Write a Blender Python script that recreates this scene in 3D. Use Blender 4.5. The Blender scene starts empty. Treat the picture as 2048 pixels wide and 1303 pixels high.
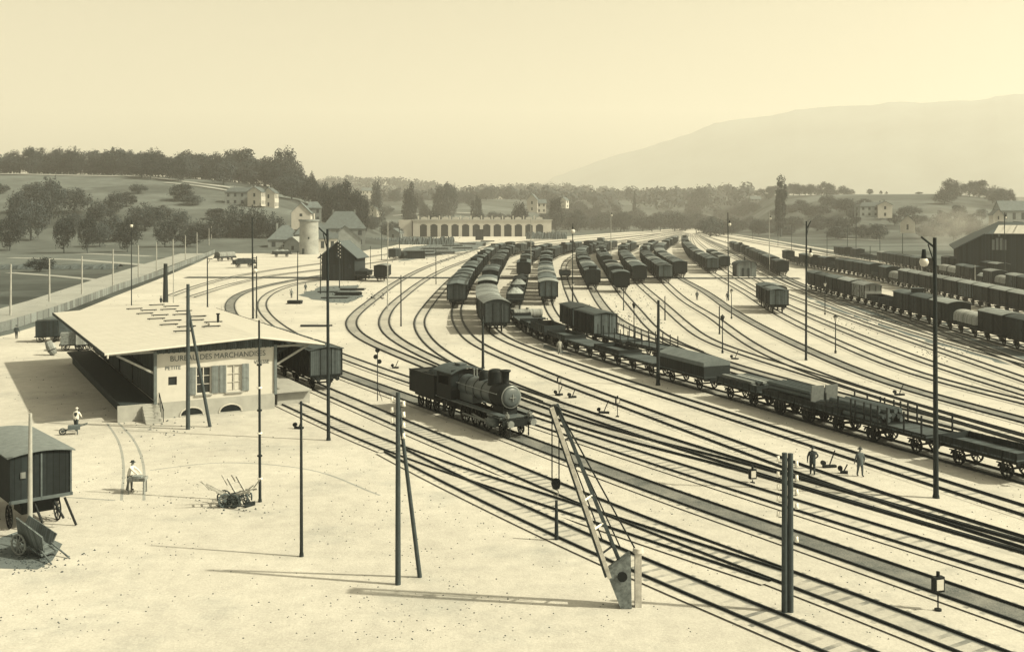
import bpy, math, random
from mathutils import Vector, Matrix
random.seed(7)
R = math.radians
C = bpy.context.scene.collection
scene = bpy.context.scene

# ---------------------------------------------------------------- camera, sky, sun, exposure
CH, FP, HY, CX = 15.6, 2100.0, 430.0, 1024.0      # camera height, focal length in photo pixels, horizon row, centre column
cam_d = bpy.data.cameras.new('camera'); cam = bpy.data.objects.new('camera', cam_d); C.objects.link(cam)
cam.location = (0, 0, CH); cam.rotation_euler = (R(90), 0, 0)
cam_d.sensor_width = 36; cam_d.lens = 36 * FP / 2048; cam_d.shift_y = -(651.5 - HY) / 2048
cam_d.clip_start = 0.5; cam_d.clip_end = 20000
scene.camera = cam

SUN_EL, SUN_AZ = R(43), R(102)                    # azimuth clockwise from +Y: to the right and a little behind the camera
TINT = (1.0, 0.90, 0.63)
world = bpy.data.worlds.new('World'); scene.world = world; world.use_nodes = True
wn = world.node_tree; wn.nodes.clear()
sky = wn.nodes.new('ShaderNodeTexSky'); sky.sky_type = 'NISHITA'; sky.sun_disc = False
sky.sun_elevation = SUN_EL; sky.sun_rotation = SUN_AZ; sky.air_density = 1.5; sky.dust_density = 4.0; sky.ozone_density = 1
bw = wn.nodes.new('ShaderNodeRGBToBW'); mx = wn.nodes.new('ShaderNodeMixRGB'); mx.blend_type = 'MULTIPLY'; mx.inputs[0].default_value = 1
mr = wn.nodes.new('ShaderNodeMath'); mr.operation = 'POWER'; mr.inputs[1].default_value = 0.9
ms = wn.nodes.new('ShaderNodeMath'); ms.operation = 'MULTIPLY'; ms.inputs[1].default_value = 1.45
bg = wn.nodes.new('ShaderNodeBackground'); wo = wn.nodes.new('ShaderNodeOutputWorld')
wn.links.new(sky.outputs[0], bw.inputs[0]); wn.links.new(bw.outputs[0], mr.inputs[0]); wn.links.new(mr.outputs[0], ms.inputs[0])
wn.links.new(ms.outputs[0], mx.inputs[1]); mx.inputs[2].default_value = (1.0, 0.895, 0.60, 1)
wn.links.new(mx.outputs[0], bg.inputs[0]); bg.inputs[1].default_value = 0.10; wn.links.new(bg.outputs[0], wo.inputs[0])
sun_d = bpy.data.lights.new('sun', 'SUN'); sun_d.energy = 5.0; sun_d.angle = R(1.0); sun_d.color = TINT
sun = bpy.data.objects.new('sun', sun_d); C.objects.link(sun)
sdir = Vector((math.sin(SUN_AZ) * math.cos(SUN_EL), math.cos(SUN_AZ) * math.cos(SUN_EL), math.sin(SUN_EL)))
sun.rotation_euler = sdir.to_track_quat('Z', 'Y').to_euler()
scene.view_settings.view_transform = 'Standard'; scene.view_settings.look = 'None'
scene.view_settings.exposure = 0.68; scene.view_settings.gamma = 1.0
scene.cycles.volume_bounces = 1
scene.cycles.max_bounces = 6
HAZE_DENSITY = 0.00018

# ---------------------------------------------------------------- helpers
def at(px, py, h=0.0):
    """a pixel of the photograph -> the point at height h it shows"""
    Z = (CH - h) * FP / (py - HY)
    return Vector(((px - CX) / FP * Z, Z, h))
def atz(px, Z, h=0.0): return Vector(((px - CX) / FP * Z, Z, h))
def lerp_tab(tab, x):
    if x <= tab[0][0]: return tab[0][1]
    for (a, b), (c, d) in zip(tab, tab[1:]):
        if x <= c: return b + (d - b) * (x - a) / (c - a)
    return tab[-1][1]
def sstep(a, b, x):
    t = max(0.0, min(1.0, (x - a) / (b - a))); return t * t * (3 - 2 * t)

LEFT_Y = [(-900, 345), (0, 347), (300, 352), (450, 362), (560, 375), (640, 402), (720, 440), (770, 471)]
MID_Y = [(560, 410), (700, 408), (800, 402), (1000, 398), (1200, 402), (1300, 398), (1400, 393), (1700, 389), (1900, 388), (2000, 398), (2060, 406), (2500, 404)]
MID_R = [(560, 880), (900, 880), (1100, 1020), (1200, 1180), (1450, 1290), (1550, 850), (1700, 640), (2500, 640)]
FAR_Y = [(400, 372), (600, 372), (700, 368), (850, 375), (930, 390), (1000, 384), (1100, 380), (1200, 388), (1350, 398), (1600, 392), (2400, 396)]
def hgt(X, Z):
    if Z < 250: return 0.0
    px = CX + FP * X / Z
    yl = lerp_tab(LEFT_Y, px); hl = max(0, CH + (HY - yl) * 860 / FP) * sstep(430, 860, Z)
    r0 = lerp_tab(MID_R, px); r1 = r0 + 600
    hm = (CH + (HY - lerp_tab(MID_Y, px)) * r1 / FP) * sstep(r0, r1, Z)
    hf = (CH + (HY - lerp_tab(FAR_Y, px)) * 2700 / FP) * sstep(1700, 2700, Z)
    return max(hl, hm, hf, 0.0)

_m = {}
def g(v):
    """printed grey of a surface: darks lean green, lights are neutral"""
    k = min(1.0, v / 0.35)
    return (v * (0.72 + 0.28 * k), v * (0.98 + 0.01 * k), v * (1.12 - 0.18 * k), 1)
def mat(name, v, rough=0.85, var=0.25, scale=3.0, metal=0.0, planks=0.0, axis=0, rnd=0.0, bump=0.0):
    if name in _m: return _m[name]
    m = bpy.data.materials.new(name); m.use_nodes = True; nt = m.node_tree; b = nt.nodes['Principled BSDF']
    b.inputs['Roughness'].default_value = rough; b.inputs['Metallic'].default_value = metal
    b.inputs['Specular IOR Level'].default_value = 0.12 if rough > .5 else .4
    tc = nt.nodes.new('ShaderNodeTexCoord')
    n = nt.nodes.new('ShaderNodeTexNoise'); n.inputs['Scale'].default_value = scale; n.inputs['Detail'].default_value = 6; n.inputs['Roughness'].default_value = 0.65
    nt.links.new(tc.outputs['Object'], n.inputs['Vector'])
    mp = nt.nodes.new('ShaderNodeMapRange'); mp.inputs[1].default_value = 0.25; mp.inputs[2].default_value = 0.75
    mp.inputs[3].default_value = 1 - var; mp.inputs[4].default_value = 1 + var
    nt.links.new(n.outputs[0], mp.inputs[0]); fac = mp.outputs[0]
    if planks:
        sx = nt.nodes.new('ShaderNodeSeparateXYZ'); nt.links.new(tc.outputs['Object'], sx.inputs[0])
        d = nt.nodes.new('ShaderNodeMath'); d.operation = 'DIVIDE'; d.inputs[1].default_value = planks
        nt.links.new(sx.outputs[axis], d.inputs[0])
        fl = nt.nodes.new('ShaderNodeMath'); fl.operation = 'FLOOR'; nt.links.new(d.outputs[0], fl.inputs[0])
        wnz = nt.nodes.new('ShaderNodeTexWhiteNoise'); wnz.noise_dimensions = '1D'; nt.links.new(fl.outputs[0], wnz.inputs['W'])
        mp2 = nt.nodes.new('ShaderNodeMapRange'); mp2.inputs[3].default_value = 0.68; mp2.inputs[4].default_value = 1.25
        nt.links.new(wnz.outputs['Value'], mp2.inputs[0])
        fr = nt.nodes.new('ShaderNodeMath'); fr.operation = 'FRACT'; nt.links.new(d.outputs[0], fr.inputs[0])
        gt = nt.nodes.new('ShaderNodeMath'); gt.operation = 'GREATER_THAN'; gt.inputs[1].default_value = 0.10; nt.links.new(fr.outputs[0], gt.inputs[0])
        mg = nt.nodes.new('ShaderNodeMapRange'); mg.inputs[3].default_value = 0.35; nt.links.new(gt.outputs[0], mg.inputs[0])
        a = nt.nodes.new('ShaderNodeMath'); a.operation = 'MULTIPLY'; nt.links.new(mp2.outputs[0], a.inputs[0]); nt.links.new(mg.outputs[0], a.inputs[1])
        c = nt.nodes.new('ShaderNodeMath'); c.operation = 'MULTIPLY'; nt.links.new(a.outputs[0], c.inputs[0]); nt.links.new(fac, c.inputs[1]); fac = c.outputs[0]
    if rnd:
        oi = nt.nodes.new('ShaderNodeObjectInfo'); mp3 = nt.nodes.new('ShaderNodeMapRange'); mp3.inputs[3].default_value = 1 - rnd; mp3.inputs[4].default_value = 1 + rnd
        nt.links.new(oi.outputs['Random'], mp3.inputs[0])
        c = nt.nodes.new('ShaderNodeMath'); c.operation = 'MULTIPLY'; nt.links.new(mp3.outputs[0], c.inputs[0]); nt.links.new(fac, c.inputs[1]); fac = c.outputs[0]
    v3 = nt.nodes.new('ShaderNodeVectorMath'); v3.operation = 'SCALE'; v3.inputs[0].default_value = g(v)[:3]
    nt.links.new(fac, v3.inputs['Scale']); nt.links.new(v3.outputs[0], b.inputs['Base Color'])
    if bump:
        bp = nt.nodes.new('ShaderNodeBump'); bp.inputs['Strength'].default_value = bump; bp.inputs['Distance'].default_value = 0.05
        nt.links.new(n.outputs[0], bp.inputs['Height']); nt.links.new(bp.outputs[0], b.inputs['Normal'])
    _m[name] = m; return m

class MB:
    def __init__(s): s.v = []; s.f = []; s.sm = []
    def add(s, vs, fs, smooth=False):
        o = len(s.v); s.v += [tuple(p) for p in vs]; s.f += [tuple(o + i for i in f) for f in fs]; s.sm += [smooth] * len(fs); return s
    def box(s, cx, cy, cz, sx, sy, sz, rz=0.0, rx=0.0, ry=0.0, piv=None):
        M = Matrix.Translation((cx, cy, cz)) @ Matrix.Rotation(rz, 4, 'Z') @ Matrix.Rotation(ry, 4, 'Y') @ Matrix.Rotation(rx, 4, 'X')
        vs = [M @ Vector((x * sx / 2, y * sy / 2, z * sz / 2)) for x in (-1, 1) for y in (-1, 1) for z in (-1, 1)]
        return s.add(vs, [(0, 1, 3, 2), (4, 6, 7, 5), (0, 4, 5, 1), (2, 3, 7, 6), (0, 2, 6, 4), (1, 5, 7, 3)])
    def cyl(s, p0, p1, r0, r1=None, n=10, cap=True):
        r1 = r0 if r1 is None else r1; p0 = Vector(p0); p1 = Vector(p1); d = (p1 - p0).normalized()
        a = d.orthogonal().normalized(); b = d.cross(a); vs = []
        for p, r in ((p0, r0), (p1, r1)):
            for i in range(n):
                t = 2 * math.pi * i / n; vs.append(p + (a * math.cos(t) + b * math.sin(t)) * r)
        s.add(vs, [(i, (i + 1) % n, n + (i + 1) % n, n + i) for i in range(n)], True)
        if cap:
            s.add(vs[:n], [tuple(range(n))[::-1]]); s.add(vs[n:], [tuple(range(n))])
        return s
    def lathe(s, prof, c=(0, 0, 0), n=16, axis='Z'):
        vs = []; 
        for r, h in prof:
            for i in range(n):
                t = 2 * math.pi * i / n; a, b = r * math.cos(t), r * math.sin(t)
                vs.append((c[0] + h, c[1] + a, c[2] + b) if axis == 'X' else (c[0] + a, c[1] + b, c[2] + h))
        fs = [(k * n + i, k * n + (i + 1) % n, (k + 1) * n + (i + 1) % n, (k + 1) * n + i) for k in range(len(prof) - 1) for i in range(n)]
        return s.add(vs, fs, True)
    def prism(s, prof, y0, y1, axis='Y', smooth=False):
        """profile of (a, z) pairs swept along an axis"""
        n = len(prof); vs = []
        for y in (y0, y1):
            for a, z in prof: vs.append((a, y, z) if axis == 'Y' else (y, a, z))
        s.add(vs, [(i, (i + 1) % n, n + (i + 1) % n, n + i) for i in range(n)], smooth)
        s.add(vs[:n], [tuple(range(n))[::-1]]); return s.add(vs[n:], [tuple(range(n))])
    def mesh(s, name):
        me = bpy.data.meshes.new(name); me.from_pydata(s.v, [], s.f); me.polygons.foreach_set('use_smooth', s.sm)
        import bmesh
        bm = bmesh.new(); bm.from_mesh(me); bmesh.ops.recalc_face_normals(bm, faces=bm.faces); bm.to_mesh(me); bm.free()
        return me
    def build(s, name, m, parent=None, loc=None):
        me = s.mesh(name); me.materials.append(m); o = bpy.data.objects.new(name, me); C.objects.link(o)
        if parent: o.parent = parent
        if loc is not None: o.location = loc
        return o

def tag(o, label=None, cat=None, group=None, kind=None):
    if label: o['label'] = label
    if cat: o['category'] = cat
    if group: o['group'] = group
    if kind: o['kind'] = kind
    return o
def thing(name, loc, rz=0.0, label=None, cat=None, group=None):
    o = bpy.data.objects.new(name, None); C.objects.link(o); o.empty_display_size = 0.3
    o.location = loc; o.rotation_euler = (0, 0, rz); return tag(o, label, cat, group)
# a prototype is a list of (part name, mesh, material, [sub-parts]); inst() makes one thing of it with objects of its own
def P(name, mb, m, subs=()): 
    me = mb.mesh(name); me.materials.append(m); return (name, me, subs)
def inst(proto, name, loc, rz, label, cat, group=None, scale=None):
    t = thing(name, loc, rz, label, cat, group)
    if scale: t.scale = scale
    def add(p, par):
        o = bpy.data.objects.new(p[0], p[1]); C.objects.link(o); o.parent = par
        for q in p[2]: add(q, o)
    for p in proto: add(p, t)
    return t
ORD = 'first second third fourth fifth sixth seventh eighth ninth tenth eleventh twelfth thirteenth fourteenth fifteenth sixteenth seventeenth eighteenth nineteenth twentieth'.split() + ['twenty-' + w_ for w_ in 'first second third fourth fifth sixth seventh eighth ninth'.split()] + ['thirtieth'] + ['thirty-' + w_ for w_ in 'first second third fourth'.split()]

# ---------------------------------------------------------------- ground materials
def ground_material(name, base, dark, kind='yard'):
    m = bpy.data.materials.new(name); m.use_nodes = True; nt = m.node_tree; b = nt.nodes['Principled BSDF']
    b.inputs['Roughness'].default_value = 0.95; b.inputs['Specular IOR Level'].default_value = 0.1
    geo = nt.nodes.new('ShaderNodeNewGeometry')
    def noise(sc, det=6, ro=0.6):
        n = nt.nodes.new('ShaderNodeTexNoise'); n.inputs['Scale'].default_value = sc; n.inputs['Detail'].default_value = det; n.inputs['Roughness'].default_value = ro
        nt.links.new(geo.outputs['Position'], n.inputs['Vector']); return n.outputs[0]
    def rng(x, a, bb, c, d):
        q = nt.nodes.new('ShaderNodeMapRange'); nt.links.new(x, q.inputs[0])
        for i, t in enumerate((a, bb, c, d)): q.inputs[i + 1].default_value = t
        return q.outputs[0]
    def mul(x, y):
        q = nt.nodes.new('ShaderNodeMath'); q.operation = 'MULTIPLY'; nt.links.new(x, q.inputs[0])
        if isinstance(y, float): q.inputs[1].default_value = y
        else: nt.links.new(y, q.inputs[1])
        return q.outputs[0]
    f = mul(mul(rng(noise(0.06), 0.3, 0.7, 0.86, 1.10), rng(noise(0.9, 8, 0.75), 0.3, 0.7, 0.84, 1.10)), rng(noise(9.0, 4, 0.75), 0.3, 0.7, 0.86, 1.12))
    stain = rng(noise(0.16, 8, 0.7), 0.52, 0.72, 0.0, 0.45)
    mixd = nt.nodes.new('ShaderNodeMixRGB'); mixd.inputs[1].default_value = g(base); mixd.inputs[2].default_value = g(dark); nt.links.new(stain, mixd.inputs[0])
    col = mixd.outputs[0]
    if kind == 'track':
        uv = nt.nodes.new('ShaderNodeUVMap'); sp = nt.nodes.new('ShaderNodeSeparateXYZ'); nt.links.new(uv.outputs[0], sp.inputs[0])
        # u = metres from the track's centre line, v = metres along it
        ab = nt.nodes.new('ShaderNodeMath'); ab.operation = 'ABSOLUTE'; nt.links.new(sp.outputs[0], ab.inputs[0])
        att = nt.nodes.new('ShaderNodeAttribute'); att.attribute_type = 'OBJECT'; att.attribute_name = 'soot'
        sub = nt.nodes.new('ShaderNodeMath'); sub.operation = 'SUBTRACT'; nt.links.new(ab.outputs[0], sub.inputs[0]); sub.inputs[1].default_value = 0.72
        ab2 = nt.nodes.new('ShaderNodeMath'); ab2.operation = 'ABSOLUTE'; nt.links.new(sub.outputs[0], ab2.inputs[0])
        n3 = noise(2.2, 5, 0.7)
        adn = nt.nodes.new('ShaderNodeMath'); adn.operation = 'MULTIPLY_ADD'; nt.links.new(n3, adn.inputs[0]); adn.inputs[1].default_value = -0.20; nt.links.new(ab2.outputs[0], adn.inputs[2])
        streak = rng(adn.outputs[0], 0.02, 0.16, 0.80, 0.0)          # oily strip along each rail
        adn2 = nt.nodes.new('ShaderNodeMath'); adn2.operation = 'MULTIPLY_ADD'; nt.links.new(n3, adn2.inputs[0]); adn2.inputs[1].default_value = 0.35; nt.links.new(ab.outputs[0], adn2.inputs[2])
        inner = mul(mul(rng(adn2.outputs[0], 0.80, 1.22, 1.0, 0.0), att.outputs['Fac']), mul(rng(noise(14.0, 3, 0.6), 0.35, 0.7, 1.0, 0.72), rng(noise(0.35, 6, 0.7), 0.35, 0.7, 1.0, 0.62)))
        mxx = nt.nodes.new('ShaderNodeMath'); mxx.operation = 'MAXIMUM'; nt.links.new(mul(streak, 1.0), mxx.inputs[0]); nt.links.new(inner, mxx.inputs[1])
        # sleepers just showing through the gravel
        fr = nt.nodes.new('ShaderNodeMath'); fr.operation = 'FRACT'; dv = nt.nodes.new('ShaderNodeMath'); dv.operation = 'DIVIDE'; dv.inputs[1].default_value = 0.75
        nt.links.new(sp.outputs[1], dv.inputs[0]); nt.links.new(dv.outputs[0], fr.inputs[0])
        lt = nt.nodes.new('ShaderNodeMath'); lt.operation = 'LESS_THAN'; lt.inputs[1].default_value = 0.32; nt.links.new(fr.outputs[0], lt.inputs[0])
        show = mul(mul(lt.outputs[0], rng(noise(0.25, 5, 0.6), 0.42, 0.60, 0.0, 0.7)), rng(ab.outputs[0], 1.10, 1.16, 1.0, 0.0))
        mxs = nt.nodes.new('ShaderNodeMath'); mxs.operation = 'MAXIMUM'; nt.links.new(mxx.outputs[0], mxs.inputs[0]); nt.links.new(show, mxs.inputs[1])
        cl = nt.nodes.new('ShaderNodeMath'); cl.operation = 'MINIMUM'; cl.inputs[1].default_value = 1.0; nt.links.new(mxs.outputs[0], cl.inputs[0])
        m2 = nt.nodes.new('ShaderNodeMixRGB'); nt.links.new(cl.outputs[0], m2.inputs[0]); nt.links.new(col, m2.inputs[1]); m2.inputs[2].default_value = g(0.055)
        col = m2.outputs[0]
    v3 = nt.nodes.new('ShaderNodeVectorMath'); v3.operation = 'SCALE'; nt.links.new(col, v3.inputs[0]); nt.links.new(f, v3.inputs['Scale'])
    nt.links.new(v3.outputs[0], b.inputs['Base Color'])
    bp = nt.nodes.new('ShaderNodeBump'); bp.inputs['Strength'].default_value = 0.5; bp.inputs['Distance'].default_value = 0.06
    nt.links.new(noise(5.0, 6, 0.7), bp.inputs['Height']); nt.links.new(bp.outputs[0], b.inputs['Normal'])
    return m
YARD = ground_material('gravel', 0.405, 0.21)
TRACKM = ground_material('track_bed', 0.405, 0.21, 'track')
ROAD = ground_material('dusty_road', 0.27, 0.16)

def field_material():
    m = bpy.data.materials.new('meadow'); m.use_nodes = True; nt = m.node_tree; b = nt.nodes['Principled BSDF']
    b.inputs['Roughness'].default_value = 1.0; b.inputs['Specular IOR Level'].default_value = 0.0
    geo = nt.nodes.new('ShaderNodeNewGeometry')
    vo = nt.nodes.new('ShaderNodeTexVoronoi'); vo.inputs['Scale'].default_value = 0.011; vo.distance = 'MANHATTAN'
    mpg = nt.nodes.new('ShaderNodeMapping'); mpg.inputs['Rotation'].default_value = (0, 0, 0.35); mpg.inputs['Scale'].default_value = (0.5, 1.6, 0.0)
    nt.links.new(geo.outputs['Position'], mpg.inputs[0]); nt.links.new(mpg.outputs[0], vo.inputs['Vector'])
    n = nt.nodes.new('ShaderNodeTexNoise'); n.inputs['Scale'].default_value = 0.05; n.inputs['Detail'].default_value = 10; n.inputs['Roughness'].default_value = 0.75
    nt.links.new(geo.outputs['Position'], n.inputs['Vector'])
    sep = nt.nodes.new('ShaderNodeSeparateXYZ'); nt.links.new(vo.outputs['Color'], sep.inputs[0])
    a = nt.nodes.new('ShaderNodeMapRange'); a.inputs[3].default_value = 0.045; a.inputs[4].default_value = 0.115; nt.links.new(sep.outputs[0], a.inputs[0])
    c = nt.nodes.new('ShaderNodeMapRange'); c.inputs[1].default_value = 0.3; c.inputs[2].default_value = 0.7; c.inputs[3].default_value = 0.6; c.inputs[4].default_value = 1.35; nt.links.new(n.outputs[0], c.inputs[0])
    mu = nt.nodes.new('ShaderNodeMath'); mu.operation = 'MULTIPLY'; nt.links.new(a.outputs[0], mu.inputs[0]); nt.links.new(c.outputs[0], mu.inputs[1])
    v3 = nt.nodes.new('ShaderNodeVectorMath'); v3.operation = 'SCALE'; v3.inputs[0].default_value = (0.86, 1.0, 1.02); nt.links.new(mu.outputs[0], v3.inputs['Scale'])
    nt.links.new(v3.outputs[0], b.inputs['Base Color']); return m
FIELD = field_material()

# ---------------------------------------------------------------- terrain, yard, roads
def axis_steps(lo, hi, fine_lo, fine_hi, fine, coarse):
    out = []; x = lo
    while x < hi:
        out.append(x); x += fine if fine_lo <= x < fine_hi else coarse
    out.append(hi); return out
xs = axis_steps(-5500, 5500, -1500, 1500, 30, 250); zs = axis_steps(-90, 7400, 210, 2800, 30, 100)
tb = MB(); nx = len(xs)
rt = random.Random(3)
vs = [(x, z, hgt(x, z) - 0.06) for z in zs for x in xs]
tb.add(vs, [(j * nx + i, j * nx + i + 1, (j + 1) * nx + i + 1, (j + 1) * nx + i) for j in range(len(zs) - 1) for i in range(nx - 1)], True)
tag(tb.build('ground', FIELD), kind='structure')

def sheet(name, pts, m, z, label=None):
    me = bpy.data.meshes.new(name); import bmesh
    bm = bmesh.new(); f = bm.faces.new([bm.verts.new((p.x, p.y, z)) for p in pts]); bmesh.ops.triangulate(bm, faces=[f])
    bmesh.ops.recalc_face_normals(bm, faces=bm.faces)
    if bm.faces[0:1] and list(bm.faces)[0].normal.z < 0: bmesh.ops.reverse_faces(bm, faces=bm.faces)
    bm.to_mesh(me); bm.free(); me.materials.append(m); o = bpy.data.objects.new(name, me); C.objects.link(o); tag(o, kind='structure'); return o
yard_px = [(-420, 760), (20, 668), (110, 640), (230, 592), (330, 553), (400, 523), (450, 497), (520, 481), (600, 477), (700, 480), (800, 480), (900, 472), (1000, 472), (1130, 473),
           (1220, 466), (1300, 461), (1360, 456.5), (1390, 456.5), (1430, 464), (1560, 487), (1660, 508), (1760, 523), (1860, 530), (2048, 536), (2400, 545)]
yard_pts = [at(*p) for p in yard_px]
yard_pts = [Vector((-160, -80, 0)), Vector((-80, 60, 0)) + Vector((-40, 0, 0))] + yard_pts + [Vector((260, 120, 0)), Vector((200, -80, 0))]
sheet('yard_ground', yard_pts, YARD, 0.0)

def ribbon(name, pts, width, m, z, lift=None):
    mb = MB(); n = len(pts); vs = []
    for i, p in enumerate(pts):
        d = (pts[min(i + 1, n - 1)] - pts[max(i - 1, 0)]); d.z = 0; d.normalize(); s = Vector((d.y, -d.x, 0)) * width / 2
        for q in (p - s, p + s): vs.append((q.x, q.y, (hgt(q.x, q.y) + lift) if lift is not None else z))
    mb.add(vs, [(2 * i, 2 * i + 1, 2 * i + 3, 2 * i + 2) for i in range(n - 1)])
    return tag(mb.build(name, m), kind='structure')
def dense(pts, step=20.0):
    out = []
    for a, b in zip(pts, pts[1:]):
        k = max(1, int((b - a).length / step)); out += [a + (b - a) * t / k for t in range(k)]
    return out + [pts[-1]]
ribbon('road', dense([at(*p) for p in [(-200, 690), (20, 628), (110, 601), (230, 558), (330, 524), (400, 502), (450, 486), (520, 475)]]), 9.5, ROAD, 0.008)
for nm, pp, w in (('path', [(20, 515), (150, 519), (310, 531)], 5), ('path', [(120, 481), (200, 484), (320, 487)], 7), ('path', [(20, 500), (150, 506), (300, 512)], 5), ('path', [(20, 545), (120, 552), (200, 560)], 3), ('path', [(60, 470), (200, 474), (380, 478)], 7)):
    ribbon(nm, dense([at(*p) for p in pp]), w, ROAD, 0.01)
def slope_path(pp, w):       # path on the hillsides, given as (column, distance)
    ribbon('path', dense([atz(p[0], p[1]) for p in pp], 12), w, ROAD, 0, 0.35)
slope_path([(-60, 800), (120, 792), (240, 790)], 10)
slope_path([(250, 800), (380, 760), (480, 735)], 8)
slope_path([(330, 745), (400, 735), (470, 715)], 5)
slope_path([(785, 1150), (860, 1170), (960, 1200)], 8)
ribbon('path', dense([at(*p) for p in [(1420, 462), (1520, 476), (1640, 497), (1750, 515), (1860, 527)]]), 3.2, YARD, 0.012)
slope_path([(1560, 700), (1640, 690), (1760, 640)], 5)
def soot_patch(px_pts, seed, jit=.8):
    r_ = random.Random(seed); c_ = dense([at(*p) for p in px_pts + [px_pts[0]]], 2.5)[:-1]
    sheet('cinder_patch', [Vector((p.x + r_.uniform(-jit, jit), p.y + r_.uniform(-jit, jit) * 1.5, 0)) for p in c_], CINDER, .0028)
CINDER = ground_material('cinder_ground', .12, .05)
soot_patch([(1600, 583), (1680, 594), (1760, 612), (1900, 650), (2080, 700), (2080, 742), (1960, 716), (1880, 690), (1800, 664), (1720, 636), (1650, 612)], 1)
soot_patch([(800, 497), (870, 487), (980, 482), (960, 497), (870, 512), (800, 524)], 2, 2.0)
soot_patch([(600, 590), (640, 572), (712, 570), (722, 592), (690, 606), (640, 602)], 3)
soot_patch([(1075, 683), (1120, 692), (1220, 716), (1340, 752), (1335, 762), (1210, 727), (1100, 700)], 4, .5)
soot_patch([(-30, 1085), (40, 1060), (112, 1092), (118, 1120), (60, 1140), (-30, 1130)], 5, .3)
cross_m = mat('dark_boards', 0.04, planks=0.6, axis=0, scale=1.0)
# plank crossing over all the tracks
def crossing(name, p0, p1, w, z):
    a, b = at(*p0), at(*p1); return ribbon(name, [a, b], w, cross_m, z)
crossing('path', (372, 555), (1600, 557), 4.2, 0.13)

# ---------------------------------------------------------------- tracks
def catmull(pts, step):
    out = []; n = len(pts)
    for i in range(n - 1):
        p0 = pts[max(i - 1, 0)]; p1 = pts[i]; p2 = pts[i + 1]; p3 = pts[min(i + 2, n - 1)]
        L = (p2 - p1).length; k = max(2, int(L / step))
        # centripetal-like tangents scaled to segment length
        def tan(a, b, c):
            d1 = (b - a).length; d2 = (c - b).length
            if d1 < 1e-6: return (c - b) / max(d2, 1e-6)
            if d2 < 1e-6: return (b - a) / d1
            return ((b - a) / d1 * d2 + (c - b) / d2 * d1) / (d1 + d2)
        m1 = tan(p0, p1, p2) * L; m2 = tan(p1, p2, p3) * L
        for j in range(k):
            t = j / k; t2 = t * t; t3 = t2 * t
            out.append(p1 * (2 * t3 - 3 * t2 + 1) + m1 * (t3 - 2 * t2 + t) + p2 * (-2 * t3 + 3 * t2) + m2 * (t3 - t2))
    return out + [pts[-1]]
def smooth(pts, it):
    for _ in range(it):
        pts = [pts[0]] + [(pts[i - 1] + pts[i] * 2 + pts[i + 1]) / 4 for i in range(1, len(pts) - 1)] + [pts[-1]]
    return pts
RAILM = mat('rusty_rail', 0.022, rough=0.6, var=0.3, scale=1.5)
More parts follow.
